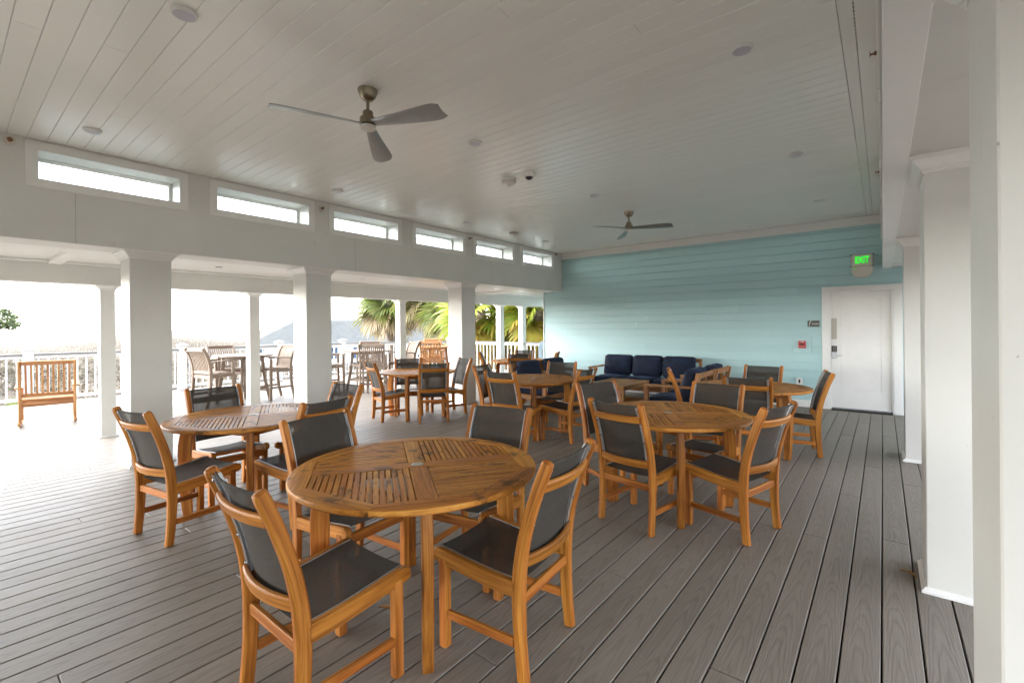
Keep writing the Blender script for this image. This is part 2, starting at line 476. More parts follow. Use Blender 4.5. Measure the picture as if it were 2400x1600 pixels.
# ------------------------------------------------------------------ deck floor
PITCH = .1425; PH = -.0136
def deck_limits(x):
    y1 = WY + .02 if x > -6.62 else 10.95
    if x < -11.4: y1 = min(y1, 7.95 + (x + 13.2) * (2.98 / 1.8))
    return -4.6, y1
mb = MB(); und = MB()
k0 = int((-13.25 - PH) / PITCH) - 1; k1 = int((5.2 - PH) / PITCH)  # right end widened out of view to bounce daylight upward
for k in range(k0, k1):
    xa = PH + k * PITCH + .0035; xb = xa + PITCH - .0070
    y0, y1 = deck_limits((xa + xb) / 2)
    if y1 < y0 + .3: continue
    y = y0 - rnd.uniform(0, 3.2)
    while y < y1:
        ye = y + 3.66
        a, b_ = max(y, y0), min(ye, y1)
        if b_ - a > .05:
            mb.sweep([((xa + xb) / 2, a + .0012, -.012), ((xa + xb) / 2, b_ - .0012, -.012)], xb - xa, .024, (0, 0, 1), .0035)
        y = ye
tag(mb.build('deck_floor', M['deck'], smooth=20), kind='structure')
und.box(-13.2, 5.2, -4.6, 10.9, -.09, -.05)  # flat black sheet gives the shade seen through the board gaps
tag(und.build('deck_gap_shade', M['dark']), kind='structure')

# ------------------------------------------------------------------ ceiling
mb = MB()
y = -4.6 + .035
ys = []
yy = .409 - .127 * 40
while yy < WY:
    ys.append(yy); yy += .127
for i, y in enumerate(ys):
    a, b_ = y + .0009, min(y + .127 - .0009, WY - .001)
    if b_ - a < .02: continue
    cuts = [LX + .001, -.19]
    if i % 5 == 2: cuts.insert(1, rnd.uniform(-5.5, -.8))
    elif i % 5 == 4: cuts.insert(1, rnd.uniform(-5.5, -3))
    for xa, xb in zip(cuts, cuts[1:]):
        mb.sweep([(xa + .0006, (a + b_) / 2, CZ + .008), (xb - .0006, (a + b_) / 2, CZ + .008)], b_ - a, .016, (0, 0, 1), .0028)
# border board with slot vent along the right wall
mb.box(-.187, -.1195, -4.6, WY - .001, CZ - .001, CZ + .016)
mb.box(-.1125, -.002, -4.6, WY - .001, CZ - .001, CZ + .016)
yv = -4.5
while yv < WY - .05:
    mb.box(-.1194, -.1126, yv, yv + .016, CZ + .001, CZ + .012); yv += .042
tag(mb.build('ceiling', M['white_ceiling'], smooth=20), kind='structure')
mb = MB(); mb.box(-6.5, .68, -4.7, WY + .15, CZ + .02, CZ + .2)  # unseen slab added above the boards to stop light leaks
tag(mb.build('light_seal_slab', M['white']), kind='structure')
mb = MB(); mb.box(-.126, -.107, -4.55, WY - .01, CZ + .0165, CZ + .0195)
tag(mb.build('vent_slot_backing', M['dark']), kind='structure')

# ------------------------------------------------------------------ upper walls with clerestory windows
def upper_wall(name, label, face, back, zb, first, n):
    """face = room side x; back = outside x; windows along y"""
    sgn = 1 if face > back else -1
    root = thing(name, label, 'wall', ((face + back) / 2, 0, zb))
    ox = (face + back) / 2
    def X(x): return x - ox
    wl = MB(); W, P = 1.27, 1.478
    za, zc = 2.853 - zb, 3.11 - zb; top = CZ + .019 - zb
    fx, bx = X(face), X(back)
    wl.box(bx, fx, -4.6, WY - .001, 0, za)
    wl.box(bx, fx, -4.6, WY - .001, zc, top)
    prev = -4.6
    for k in range(-3, n):
        a = first + P * k + .083; b_ = first + P * k + W - .083
        wl.box(bx, fx, prev, a, za, zc); prev = b_
    wl.box(bx, fx, prev, WY - .001, za, zc)
    wl.build('wall_panel', M['white'], root)
    q = MB()
    for ysm in (.86, 3.90, 6.95): q.box(fx, fx + sgn * .0006, ysm, ysm + .002, .001, 2.768 - zb)
    q.build('panel_seams', M['grey_cap'], root)
    for k in range(-3, n):
        a = first + P * k; b_ = a + W; cy = (a + b_) / 2
        w = MB(); f0, f1 = fx, fx + sgn * .014
        w.box(f0, f1, a, b_, zc, 3.19 - zb, .002); w.box(f0, f1, a, b_, 2.77 - zb, za, .002)
        w.box(f0, f1 - sgn * .001, a, a + .083, za, zc, .002); w.box(f0, f1 - sgn * .001, b_ - .083, b_, za, zc, .002)
        wo = w.build('window', M['white_trim'], root)
        s = MB(); sx0 = fx - sgn * .26; sx1 = fx - sgn * .30
        ya, yb = a + .083, b_ - .083
        s.box(sx0, sx1, ya, yb, zc - .032, zc - .001, .002); s.box(sx0, sx1, ya, yb, za + .001, za + .028, .002)
        s.box(sx0, sx1 + sgn * .002, ya + .001, ya + .034, za + .028, zc - .032, .002); s.box(sx0, sx1 + sgn * .002, yb - .034, yb - .001, za + .028, zc - .032, .002)
        s.box(sx0 + sgn * .012, sx0 + sgn * .001, ya, yb, zc - .016, zc - .002)
        s.build('sash', M['white_trim'], wo)
        p = MB(); px = (sx0 + sx1) / 2
        p.box(px - .003, px + .003, ya + .03, yb - .03, za + .025, zc - .03)
        p.build('pane', M['glass'], wo)
    return root
upper_wall('clerestory_wall', 'long white upper wall with a row of small clerestory windows above the left columns', LX, LX - .42, 2.285, .523, 6)
upper_wall('clerestory_wall', 'white upper wall seen edge on above the right columns, beside the ceiling vent slot', RX, RX + .70, 2.34, .60, 6)
# right soffit recess trim
mb = MB()
for x0, x1 in ((.004, .115), (.60, .696)): mb.box(x0, x1, -4.5, WY - .03, 2.325, 2.3395, .003)
for y0 in (-1.0, 8.95): mb.box(.117, .598, y0, y0 + .11, 2.326, 2.3392, .003)
single(mb, 'soffit_trim', M['white_trim'], 'white trim boards framing the recessed soffit over the right columns', 'trim')

# ------------------------------------------------------------------ columns
def square_loft(mb, prof, cx, cy):
    """prof: list (half, z)"""
    v = []; f = []
    for h, z in prof: v += [(cx - h, cy - h, z), (cx + h, cy - h, z), (cx + h, cy + h, z), (cx - h, cy + h, z)]
    for i in range(len(prof) - 1):
        for j in range(4):
            j2 = (j + 1) % 4; f.append((i * 4 + j, i * 4 + j2, (i + 1) * 4 + j2, (i + 1) * 4 + j))
    f.append((3, 2, 1, 0)); n = len(prof) - 1; f.append(tuple(n * 4 + j for j in range(4)))
    mb.add(v, f)
def column(label, cx, cy, half, ztop, group, cap=.062, caph=.085):
    root = thing('porch_column', label, 'column', (cx, cy, 0), 0, group)
    s = MB(); h = half
    # shaft with tiny eased corners
    s.sweep([(0, 0, .002), (0, 0, ztop - .002)], 2 * h, 2 * h, (1, 0, 0), .004)
    s.build('shaft', M['white'], root, 30)
    c = MB(); e = .0015; z = ztop - .001
    square_loft(c, [(h + .006, z - caph), (h + .006, z - caph + .012), (h + .014, z - caph + .014), (h + .014, z - caph + .024),
                    (h + .020, z - caph + .030), (h + .030, z - caph + .042), (h + cap * .72, z - .022), (h + cap * .9, z - .016), (h + cap, z - .014), (h + cap, z)], 0, 0)
    c.build('capital', M['white_trim'], root, 20)
    b_ = MB()
    square_loft(b_, [(h + .022, .001), (h + .022, .012), (h + .016, .020), (h + .012, .022), (h + .008, .030), (h + .003, .032)], 0, 0)
    b_.build('base_trim', M['white_trim'], root, 20)
    return root
g1 = 'thick square columns on the left of the room'
for lab, y in (('thick white column nearest on the left, behind the left dining table', 1.464), ('thick white column in the middle of the left row', 3.364), ('thick white column farthest along the left row, near the teal wall', 6.354), ('thick white column left of the picture', -1.6)):
    if y > 0: column(lab, -6.325, y, .184, 2.285, g1)
    else: column(lab, -6.325, y, .184, 2.285, g1)
g2 = 'square columns on the right of the room'
for lab, y in (('white column at the right edge of the picture, closest to the camera', 1.475), ('white column second on the right, with a dry leaf at its foot', 3.515), ('white column third on the right, in front of the white door', 6.545)):
    column(lab, .36, y, .184, 2.34, g2, .064, .09)
column('white column on the right behind the camera', .36, -1.6, .184, 2.34, g2, .064, .09)
g3 = 'slim outer porch columns'
for lab, y in (('slim white porch column beside the rocking chair', 1.475), ('slim white porch column in front of the tall teak bar set', 3.357), ('slim white porch column in front of the palm trees', 6.42), ('slim white porch column standing just right of the farthest thick left column', 9.81), ('slim white porch column farthest away, beside the teal wall edge', 10.82), ('slim white porch column left of the picture', -1.6)):
    column(lab, -8.28, y, .08, 2.057, g3, .055, .075)

# outer porch beam and ceiling
mb = MB(); mb.box(-8.42, -8.20, -4.6, 13.0, 2.057, 2.62)
mb.box(-8.4195, -8.1865, -4.6, 13.0, 2.02 + .29, 2.325, .003)
single(mb, 'porch_beam', M['white'], 'long white outer porch beam carried by the slim columns', 'beam')
mb = MB()
mb.box(-8.1995, -6.501, -4.6, 13.0, 2.335, 2.36)                    # recessed panel
for x0, x1 in ((-6.86, -6.502),): mb.box(x0, x1, -4.6, 9.549, 2.287, 2.3345, .003)
for yc in (-1.5, .96, 8.75): mb.box(-8.18, -6.862, yc - .06, yc + .06, 2.288, 2.3342, .003)
mb.box(-8.1855, -8.14, -4.6, 13.0, 2.300, 2.3343, .006)
single(mb, 'porch_ceiling', M['white_trim'], 'white panelled porch ceiling with battens left of the thick columns', 'ceiling')
mb = MB()
for x, y in ((-7.4, 2.55), (-7.35, 4.55), (-7.35, 6.2)): mb.lathe([(.0, 2.3335), (.045, 2.3335), (.05, 2.3347)], (x, y, 0), 20)
mb = None
for x, y in ((-7.4, 2.55), (-7.4, 4.9)):
    q = MB(); q.lathe([(0, -.004), (.04, -.004), (.05, 0)], (0, 0, 0), 20)
    single(q, 'recessed_light', M['sign'] if y < 3 else M['diffuser'], 'small grey recessed downlight in the porch ceiling right of the nearest thick column' if y < 3 else 'pale recessed downlight in the porch ceiling right of the middle thick column', 'light', loc=(x, y, 2.335))
mb = MB(); mb.box(-8.9, -6.45, -4.6, 13, 2.63, 2.75)
tag(mb.build('porch_roof', M['shingle']), 'grey roof over the side porch', 'roof')

# unseen covered walkway, added to shade the room from the right
mb = MB(); mb.box(1.75, 1.95, -4.6, WY - .001, 2.057, 2.62)
single(mb, 'porch_beam', M['white'], 'white unseen beam of the shading walkway added right of the right columns', 'beam')
mb = MB(); mb.box(.701, 1.749, -4.6, WY - .001, 2.335, 2.36)
single(mb, 'porch_ceiling', M['white_trim'], 'white unseen ceiling of the shading walkway added right of the right columns', 'ceiling')
mb = MB(); mb.box(.69, 2.1, -4.6, WY, 2.63, 2.75)
tag(mb.build('porch_roof', M['shingle']), 'grey unseen roof added over the right walkway for shade', 'roof')
for y in (-1.6, 1.475, 3.515, 6.545): column('slim white column of the shading walkway added outside the picture', 1.84, y, .08, 2.057, g3, .055, .075)

# ------------------------------------------------------------------ teal siding wall with door
root = thing('siding_wall', 'teal lap siding wall at the back of the porch', 'wall', (0, WY, 0))
wl = MB()
wl.box(-6.60, -.705, .012, .2, -.05, CZ + .019); wl.box(.132, 3.2, .012, .2, -.05, CZ + .019); wl.box(-.7049, .1319, .012, .2, 1.997, CZ + .019)
wl.box(-6.599, -6.40, .2, 4.5, -.05, CZ + .019)
wl.build('backing', M['teal_paint'], root)
sd = MB(); E = .148; z = 1.231 - 8 * E
def lap(x0, x1, z0, z1):
    # y toward room is negative
    v = []
    for x in (x0, x1): v += [(x, .011, z0), (x, -.0165, z0), (x, -.017, z0 + .002), (x, -.001, z1), (x, .011, z1)]
    f = [(0, 1, 6, 5), (1, 2, 7, 6), (2, 3, 8, 7), (3, 4, 9, 8), (4, 3, 2, 1, 0), (5, 6, 7, 8, 9)]
    sd.add(v, f)
while z < 3.06:
    z0, z1 = max(z, .127), min(z + E - .004, 3.066)
    if z1 - z0 > .02:
        spans = [(-6.60, -.816), (.238, 3.2)] if z0 < 2.06 else [(-6.60, 3.2)]
        for a, b_ in spans:
            x = a + rnd.uniform(.6, 3.4) if b_ - a > 3 else b_
            xs = [a]
            while x < b_ - .3: xs.append(x); x += 3.66
            xs.append(b_)
            for p, q in zip(xs, xs[1:]): lap(p + .0003, q - .0003, z0, z1)
    z += E
sd.build('siding', M['siding'], root, 20)
t = MB(); t.box(-6.078, 0, -.026, -.0005, 3.063, CZ - .0015, .003)
t.build('top_trim', M['white_trim'], root)
t = MB(); t.box(-6.60, -.816, -.022, -.0005, .002, .124, .004); t.box(.238, 3.2, -.022, -.0005, .002, .124, .004)
t.build('baseboard', M['white_trim'], root)
t = MB(); t.box(-6.622, -6.601, -.03, .1, 0, 2.29, .003)
t.build('corner_board', M['white_trim'], root)

rb = thing('siding_wall', 'unseen teal wall and porch edge added behind the camera to limit light', 'wall', (0, -3.2, 0))
t = MB(); t.box(-6.50, .70, -.15, 0, 2.26, CZ + .019); t.build('backing', M['teal_paint'], rb)
t = MB(); t.box(-3.0, .70, -.13, -.001, .005, 2.2595); t.build('lower_light_block', M['white'], rb)  # added behind the camera to cut light on the right columns
t = MB(); t.box(-8.4, 2.6, -2.2, -.151, 2.335, 2.36); t.build('shade_soffit', M['white_trim'], rb)  # added overhang, lets in only low sky light from behind
t = MB(); t.box(-8.4, 2.6, -2.4, -2.201, 2.057, 2.75); t.build('porch_beam', M['white'], rb)
root = thing('door', 'plain white door with keypad lock in the teal wall', 'door', (-.285, WY, 0))
t = MB()
for x0, x1 in ((-.53, -.42), (.417, .527)): t.box(x0, x1, -.032, .011, .001, 1.998, .003)
t.box(-.53, .527, -.0335, .011, 1.9985, 2.078, .003)
for x0, x1 in ((-.4199, -.404), (.401, .4169)): t.box(x0, x1, -.02, .15, .001, 1.982, .002)
t.box(-.4198, .4168, -.0195, .15, 1.9825, 1.998, .002)
t.build('casing', M['white_trim'], root)
t = MB(); a, b_, z0, z1 = -.402, .400, .030, 1.979; pa, pb, qa, qb = -.267, .267, .335, 1.894
yf = .055
for x0, x1, s0, s1 in ((a, pa, z0, z1), (pb, b_, z0, z1), (pa, pb, z0, qa), (pa, pb, qb, z1)): t.box(x0, x1, yf, yf + .04, s0, s1)
t.box(pa, pb, yf + .009, yf + .035, qa, qb)
# bead round the panel
for x0, x1, s0, s1 in ((pa, pa + .008, qa, qb), (pb - .008, pb, qa, qb), (pa + .008, pb - .008, qa, qa + .008), (pa + .008, pb - .008, qb - .008, qb)): t.box(x0, x1, yf + .002, yf + .03, s0, s1, .002)
t.build('leaf', M['door'], root)
t = MB(); t.box(-.404, .402, -.10, .12, .001, .020, .004); t.build('threshold', M['dark'], root)
t = MB(); t.box(-.402, -.325, yf - .003, yf - .0003, 1.19, 1.545, .001); t.build('push_plate', M['plate'], root)
t = MB(); t.box(-.402, -.322, yf - .028, yf - .0005, .864, 1.08, .012); lk = t.build('lock', M['alu'], root)
t = MB(); t.box(-.399, -.325, yf - .036, yf - .0285, .975, 1.076, .008); kp = t.build('keypad', M['black'], lk)
t = MB()
for i in range(3):
    for j in range(4): t.box(-.383 + i * .016, -.374 + i * .016, yf - .0375, yf - .0362, .992 + j * .019, 1.002 + j * .019)
t.build('buttons', M['plate'], lk)
t = MB(); t.lathe([(.0, .055), (.012, .055), (.012, 0)], (-.362, yf - .03, .915), 14, 'y'); t.tube([(-.362, yf - .07, .915), (-.33, yf - .072, .916), (-.25, yf - .068, .912)], [.010, .010, .008], 10)
t.build('handle', M['alu'], lk)

# exit sign
root = thing('exit_sign', 'illuminated green EXIT sign with emergency battery box near the right column', 'sign', (-.258, WY - .0175, 2.43))
t = MB(); t.box(-.145, .145, -.06, 0, -.045, .155, .012); t.build('housing', M['cream'], root)
t = MB(); t.box(-.128, .128, -.064, -.0605, -.028, .14, .001); t.build('face', M['cream'], root)
v = [(-.142, .0), (-.142, -.07), (-.105, -.155), (-.06, -.175), (.06, -.175), (.105, -.155), (.142, -.07), (.142, 0)]
t = MB(); n = len(v)
t.add([(x, -.062, z - .048) for x, z in v] + [(x, -.0, z - .048) for x, z in v], [tuple(range(n)), tuple(range(2 * n - 1, n - 1, -1))] + [(i, i + n, (i + 1) % n + n, (i + 1) % n) for i in range(n)])
t.build('battery_box', M['cream'], root, 20)
t = MB()
for x in (-.143, .143):
    for z in (.148, -.043): t.box(x - .012, x + .012, -.066, -.0, z - .007, z + .007, .002)
t.build('clip', M['sign'], root)
text_mesh('EXIT', .15, M['exit_green'], 'lettering', root, (0, -.0645, .056), (PI / 2, 0, 0), .001, .60, .004)
t = MB(); t.box(-.105, -.085, -.0635, -.062, -.085, -.072, .0005); t.build('indicator', M['exit_green'], root)

# stairs sign, fire pull station, outlet
root = thing('stairs_sign', 'small dark grey STAIRS plaque left of the white door', 'sign', (-.937, WY - .0175, 1.457))
t = MB(); t.box(-.086, .086, -.008, 0, -.054, .054, .002); t.build('plaque', M['sign'], root)
text_mesh('STAIRS', .036, M['white_ink'], 'lettering', root, (.026, -.0085, -.006), (PI / 2, 0, 0), .0005, .95)
t = MB(); t.sweep([(-.068, -.009, -.045), (-.058, -.009, -.02), (-.055, -.009, .012), (-.042, -.009, .03)], .006, .002, (0, 1, 0), .0005); t.sweep([(-.066, -.009, .018), (-.05, -.009, .024), (-.03, -.009, .042)], .005, .002, (0, 1, 0), .0005)
t.lathe([(0, -.0005), (.006, 0), (0, .0005)], (-.04, -.009, .044), 10, 'y'); t.build('pictogram', M['white_ink'], root)
root = thing('fire_alarm_pull', 'red FIRE pull station on a clear mounting plate left of the door', 'fire alarm', (-1.105, WY - .0175, 1.095))
t = MB(); t.box(-.14, .14, -.012, 0, -.14, .14, .003); t.build('mounting_plate', M['teal_paint'], root)
t = MB(); t.box(-.054, .054, -.055, -.0125, -.065, .065, .006); t.build('body', M['red'], root)
text_mesh('FIRE', .042, M['white_ink'], 'lettering', root, (0, -.0565, .046), (PI / 2, 0, 0), .0005, .95)
t = MB(); t.box(-.036, .036, -.064, -.0555, -.012, .012, .003); t.box(-.03, .03, -.06, -.0555, .018, .028, .002); t.build('pull_handle', M['black'], root)
text_mesh('PULL DOWN', .016, M['white_ink'], 'small_lettering', root, (0, -.0568, -.034), (PI / 2, 0, 0), .0004)
root = thing('outlet_cover', 'white weatherproof socket cover low on the teal wall', 'socket', (-1.15, WY - .0175, .452))
t = MB(); t.box(-.073, .073, -.006, 0, -.075, .075, .002); t.build('plate', M['teal_paint'], root)
t = MB(); t.box(-.048, .048, -.03, -.0065, -.062, .058, .008); t.build('cover', M['plastic_white'], root)
t = MB(); t.box(-.014, .014, -.033, -.0303, -.032, .03, .002); t.build('socket', M['black'], root)

# ------------------------------------------------------------------ ceiling fittings
def disc_light():
    r = thing('ceiling_light', '', 'light', (0, 0, CZ), 0, 'round white disc lights on the ceiling')
    t = MB(); t.lathe([(.0625, 0), (.064, -.004), (.062, -.017), (.057, -.020), (.0545, -.0195)], (0, 0, -.0005), 40, cap=False); t.build('rim', M['plastic_white'], r)
    t = MB(); t.lathe([(0, -.021), (.035, -.0205), (.055, -.0196)], (0, 0, 0), 40); t.build('diffuser', M['diffuser'], r)
    return r
L0 = disc_light(); first = True
lab = {(0, 0): 'disc light at the top left of the ceiling, nearest the camera in its row', (1, 0): 'disc light left of the near fan, by the first clerestory window', (0, 1): 'disc light right of the near fan, in the middle of the ceiling',
       (1, 1): 'disc light by the gap between second and third clerestory windows', (2, 1): 'largest disc light on the right half of the ceiling', (2, 2): 'disc light second in the right hand row', (2, 3): 'disc light farthest in the right hand row',
       (0, 2): 'disc light just left of and nearer than the far fan', (1, 2): 'disc light close to the fourth clerestory window', (1, 3): 'disc light closest to the last clerestory windows and the teal wall', (2, 0): 'disc light above the camera at the right', (0, 3): 'disc light beyond the far fan, close to the teal wall'}
XS = (-3.02, -5.41, -.69); YS = (.88, 3.23, 5.58, 7.9)
for (i, j), l in lab.items():
    if (i, j) in ((2, 0), (0, 3)): continue
    p = (XS[i], YS[j], CZ)
    if first: L0.location = p; L0['label'] = l; first = False
    else: dup(L0, p, 0, l)

# near smoke detector / horn
root = thing('smoke_detector', 'round white smoke detector with red markings in mid ceiling', 'detector', (-3.47, 4.3, CZ))
t = MB(); t.lathe([(.085, 0), (.085, -.035), (.078, -.042)], (0, 0, -.0005), 32); t.build('base', M['plastic_white'], root)
t = MB(); t.lathe([(.086, -.036), (.0875, -.0385), (.086, -.041)], (0, 0, 0), 32, cap=False); t.build('band', M['black'], root)
t = MB(); t.lathe([(.080, -.042), (.074, -.06), (.05, -.072), (.02, -.074), (.012, -.09), (0, -.092)], (0, 0, 0), 32); t.build('cap', M['plastic_white'], root)
text_mesh('FIRE', .028, M['red_ink'], 'lettering', root, (.035, -.066, -.054), (R(72), 0, R(32)), .0004)
root = thing('dome_camera', 'small white dome camera with black lens beside the smoke detector', 'camera', (-3.15, 4.27, CZ))
t = MB(); t.lathe([(.068, 0), (.07, -.03), (.062, -.05), (.045, -.054)], (0, 0, -.0005), 32); t.build('housing', M['plastic_white'], root)
t = MB(); t.lathe([(.046, -.052), (.036, -.072), (.016, -.082), (0, -.084)], (0, 0, 0), 28); t.build('lens_dome', M['black'], root)
root = thing('round_detector', 'flat round detector with brown rim near the fourth clerestory window', 'detector', (-5.41 + .02, 6.81, CZ))
t = MB(); t.lathe([(.075, 0), (.078, -.02), (.06, -.04), (0, -.046)], (0, 0, -.0005), 28); t.build('body', M['plastic_white'], root)
t = MB(); t.lathe([(.0785, -.002), (.084, -.008), (.0785, -.014)], (0, 0, 0), 28, cap=False); t.build('rim', M['rust'], root)

def sprinkler(label, x, y, z, sgn):
    r = thing('sprinkler', label, 'sprinkler', (x, y, z), 0, 'sidewall sprinklers')
    t = MB(); t.lathe([(.042, 0), (.04, sgn * .006), (.02, sgn * .010)], (0, 0, 0), 20, 'x'); t.build('escutcheon', M['cream'], r)
    t = MB(); t.lathe([(.012, sgn * .008), (.012, sgn * .03), (.006, sgn * .032), (.006, sgn * .05)], (0, 0, 0), 12, 'x'); t.lathe([(.02, sgn * .05), (.02, sgn * .053)], (0, 0, 0), 14, 'x'); t.build('head', M['rust'], r)
sprinkler('rusty sprinkler left of the first clerestory window', LX + .0005, .43, 3.145, 1)
sprinkler('small sprinkler between the second and third clerestory windows', LX + .0005, 3.372, 3.11, 1)
sprinkler('small sprinkler between the fourth and fifth clerestory windows', LX + .0005, 6.31, 3.115, 1)
sprinkler('small sprinkler right of the last clerestory window', LX + .0005, 9.25, 3.155, 1)
sprinkler('sprinkler sticking out of the right upper wall near the top edge', RX - .0005, 3.7, 3.14, -1)
sprinkler('sprinkler sticking out of the right upper wall farther back', RX - .0005, 6.6, 3.14, -1)

def fan(label, x, y, a0, first=None):
    r = thing('ceiling_fan', label, 'fan', (x, y, CZ), 0, 'three bladed ceiling fans')
    t = MB(); t.lathe([(.072, 0), (.071, -.012), (.058, -.05), (.036, -.075), (.028, -.078)], (0, 0, -.0005), 32); t.build('canopy', M['nickel'], r)
    t = MB(); t.lathe([(.012, -.07), (.012, -.17)], (0, 0, 0), 14); t.build('downrod', M['nickel'], r)
    t = MB(); t.lathe([(.0, -.160), (.036, -.160), (.038, -.164), (.038, -.205), (.058, -.208), (.060, -.212), (.060, -.258), (.054, -.262)], (0, 0, 0), 32); t.build('motor', M['nickel'], r)
    t = MB(); t.lathe([(.054, -.262), (.054, -.268)], (0, 0, 0), 32); t.build('band', M['black'], r)
    t = MB(); t.lathe([(.054, -.268), (.058, -.270), (.058, -.282), (.050, -.290), (0, -.292)], (0, 0, 0), 32); t.build('light_cap', M['cream'], r)
    for k in range(3):
        b_ = MB(); a = a0 + k * 2 * PI / 3
        n = 12; top = []; 
        rows = []
        for i in range(n + 1):
            u = i / n; rr = .055 + .605 * u
            w = .032 + .046 * min(1, u * 1.25) ** 1.1
            if u > .93: w *= 1 - ((u - .93) / .07) ** 2 * .25
            pit = R(24 - 10 * u); rows.append([])
            for j in range(5):
                s = j / 4 - .5; yy = s * 2 * w; zz = -.258 - .034 * u - math.sin(pit) * s * 2 * w + .018 * (4 * s * s) * 0.6
                rows[-1].append((rr, yy * math.cos(pit) + (.02 * math.sin(u * 2)), zz))
        vs = []; fs = []
        for row in rows: vs += row
        for row in rows: vs += [(p[0], p[1], p[2] - .006) for p in row]
        o = (n + 1) * 5
        for i in range(n):
            for j in range(4):
                q = (i * 5 + j, (i + 1) * 5 + j, (i + 1) * 5 + j + 1, i * 5 + j + 1)
                fs.append(q); fs.append(tuple(o + z for z in q[::-1]))
        rim = [j for j in range(5)] + [i * 5 + 4 for i in range(1, n + 1)] + [n * 5 + j for j in range(3, -1, -1)] + [i * 5 for i in range(n - 1, 0, -1)]
        for i in range(len(rim)): p, q = rim[i], rim[(i + 1) % len(rim)]; fs.append((p, q, o + q, o + p))
        b_.add([(x_ * math.cos(a) - y_ * math.sin(a), x_ * math.sin(a) + y_ * math.cos(a), z_) for x_, y_, z_ in vs], fs)
        b_.build('blade', M['blade'], r, 50)
    return r
fan('large near ceiling fan with three silver blades, left of centre', -2.97, 2.02, R(12))
fan('smaller looking far ceiling fan hanging close to the teal wall', -3.06, 6.74, R(5))

# ------------------------------------------------------------------ furniture prototypes
def curve_pts(pts, n):
    """Catmull-Rom through pts"""
    pts = [Vector(p) for p in pts]; out = []
    P = [pts[0] * 2 - pts[1]] + pts + [pts[-1] * 2 - pts[-2]]
    for i in range(1, len(P) - 2):
        for k in range(n):
            t = k / n; p0, p1, p2, p3 = P[i - 1:i + 3]
            out.append(.5 * ((2 * p1) + (p2 - p0) * t + (2 * p0 - 5 * p1 + 4 * p2 - p3) * t * t + (3 * p1 - p0 - 3 * p2 + p3) * t ** 3))
    out.append(pts[-1]); return out
HX = .212
POST = [(-.222, .001), (-.205, .20), (-.203, .40), (-.228, .58), (-.282, .76), (-.345, .918)]
RAIL = [(-.19, .372), (-.08, .376), (.05, .388), (.16, .402), (.262, .412)]
def post_y(z):
    c = curve_pts([(0, y, zz) for y, zz in POST], 8)
    for a, b_ in zip(c, c[1:]):
        if a.z <= z <= b_.z: return a.y + (b_.y - a.y) * (z - a.z) / (b_.z - a.z)
    return c[-1].y
def rail_z(y):
    c = curve_pts([(0, yy, z) for yy, z in RAIL], 8)
    for a, b_ in zip(c, c[1:]):
        if a.y <= y <= b_.y: return a.z + (b_.z - a.z) * (y - a.y) / (b_.y - a.y)
    return c[0].z if y < c[0].y else c[-1].z
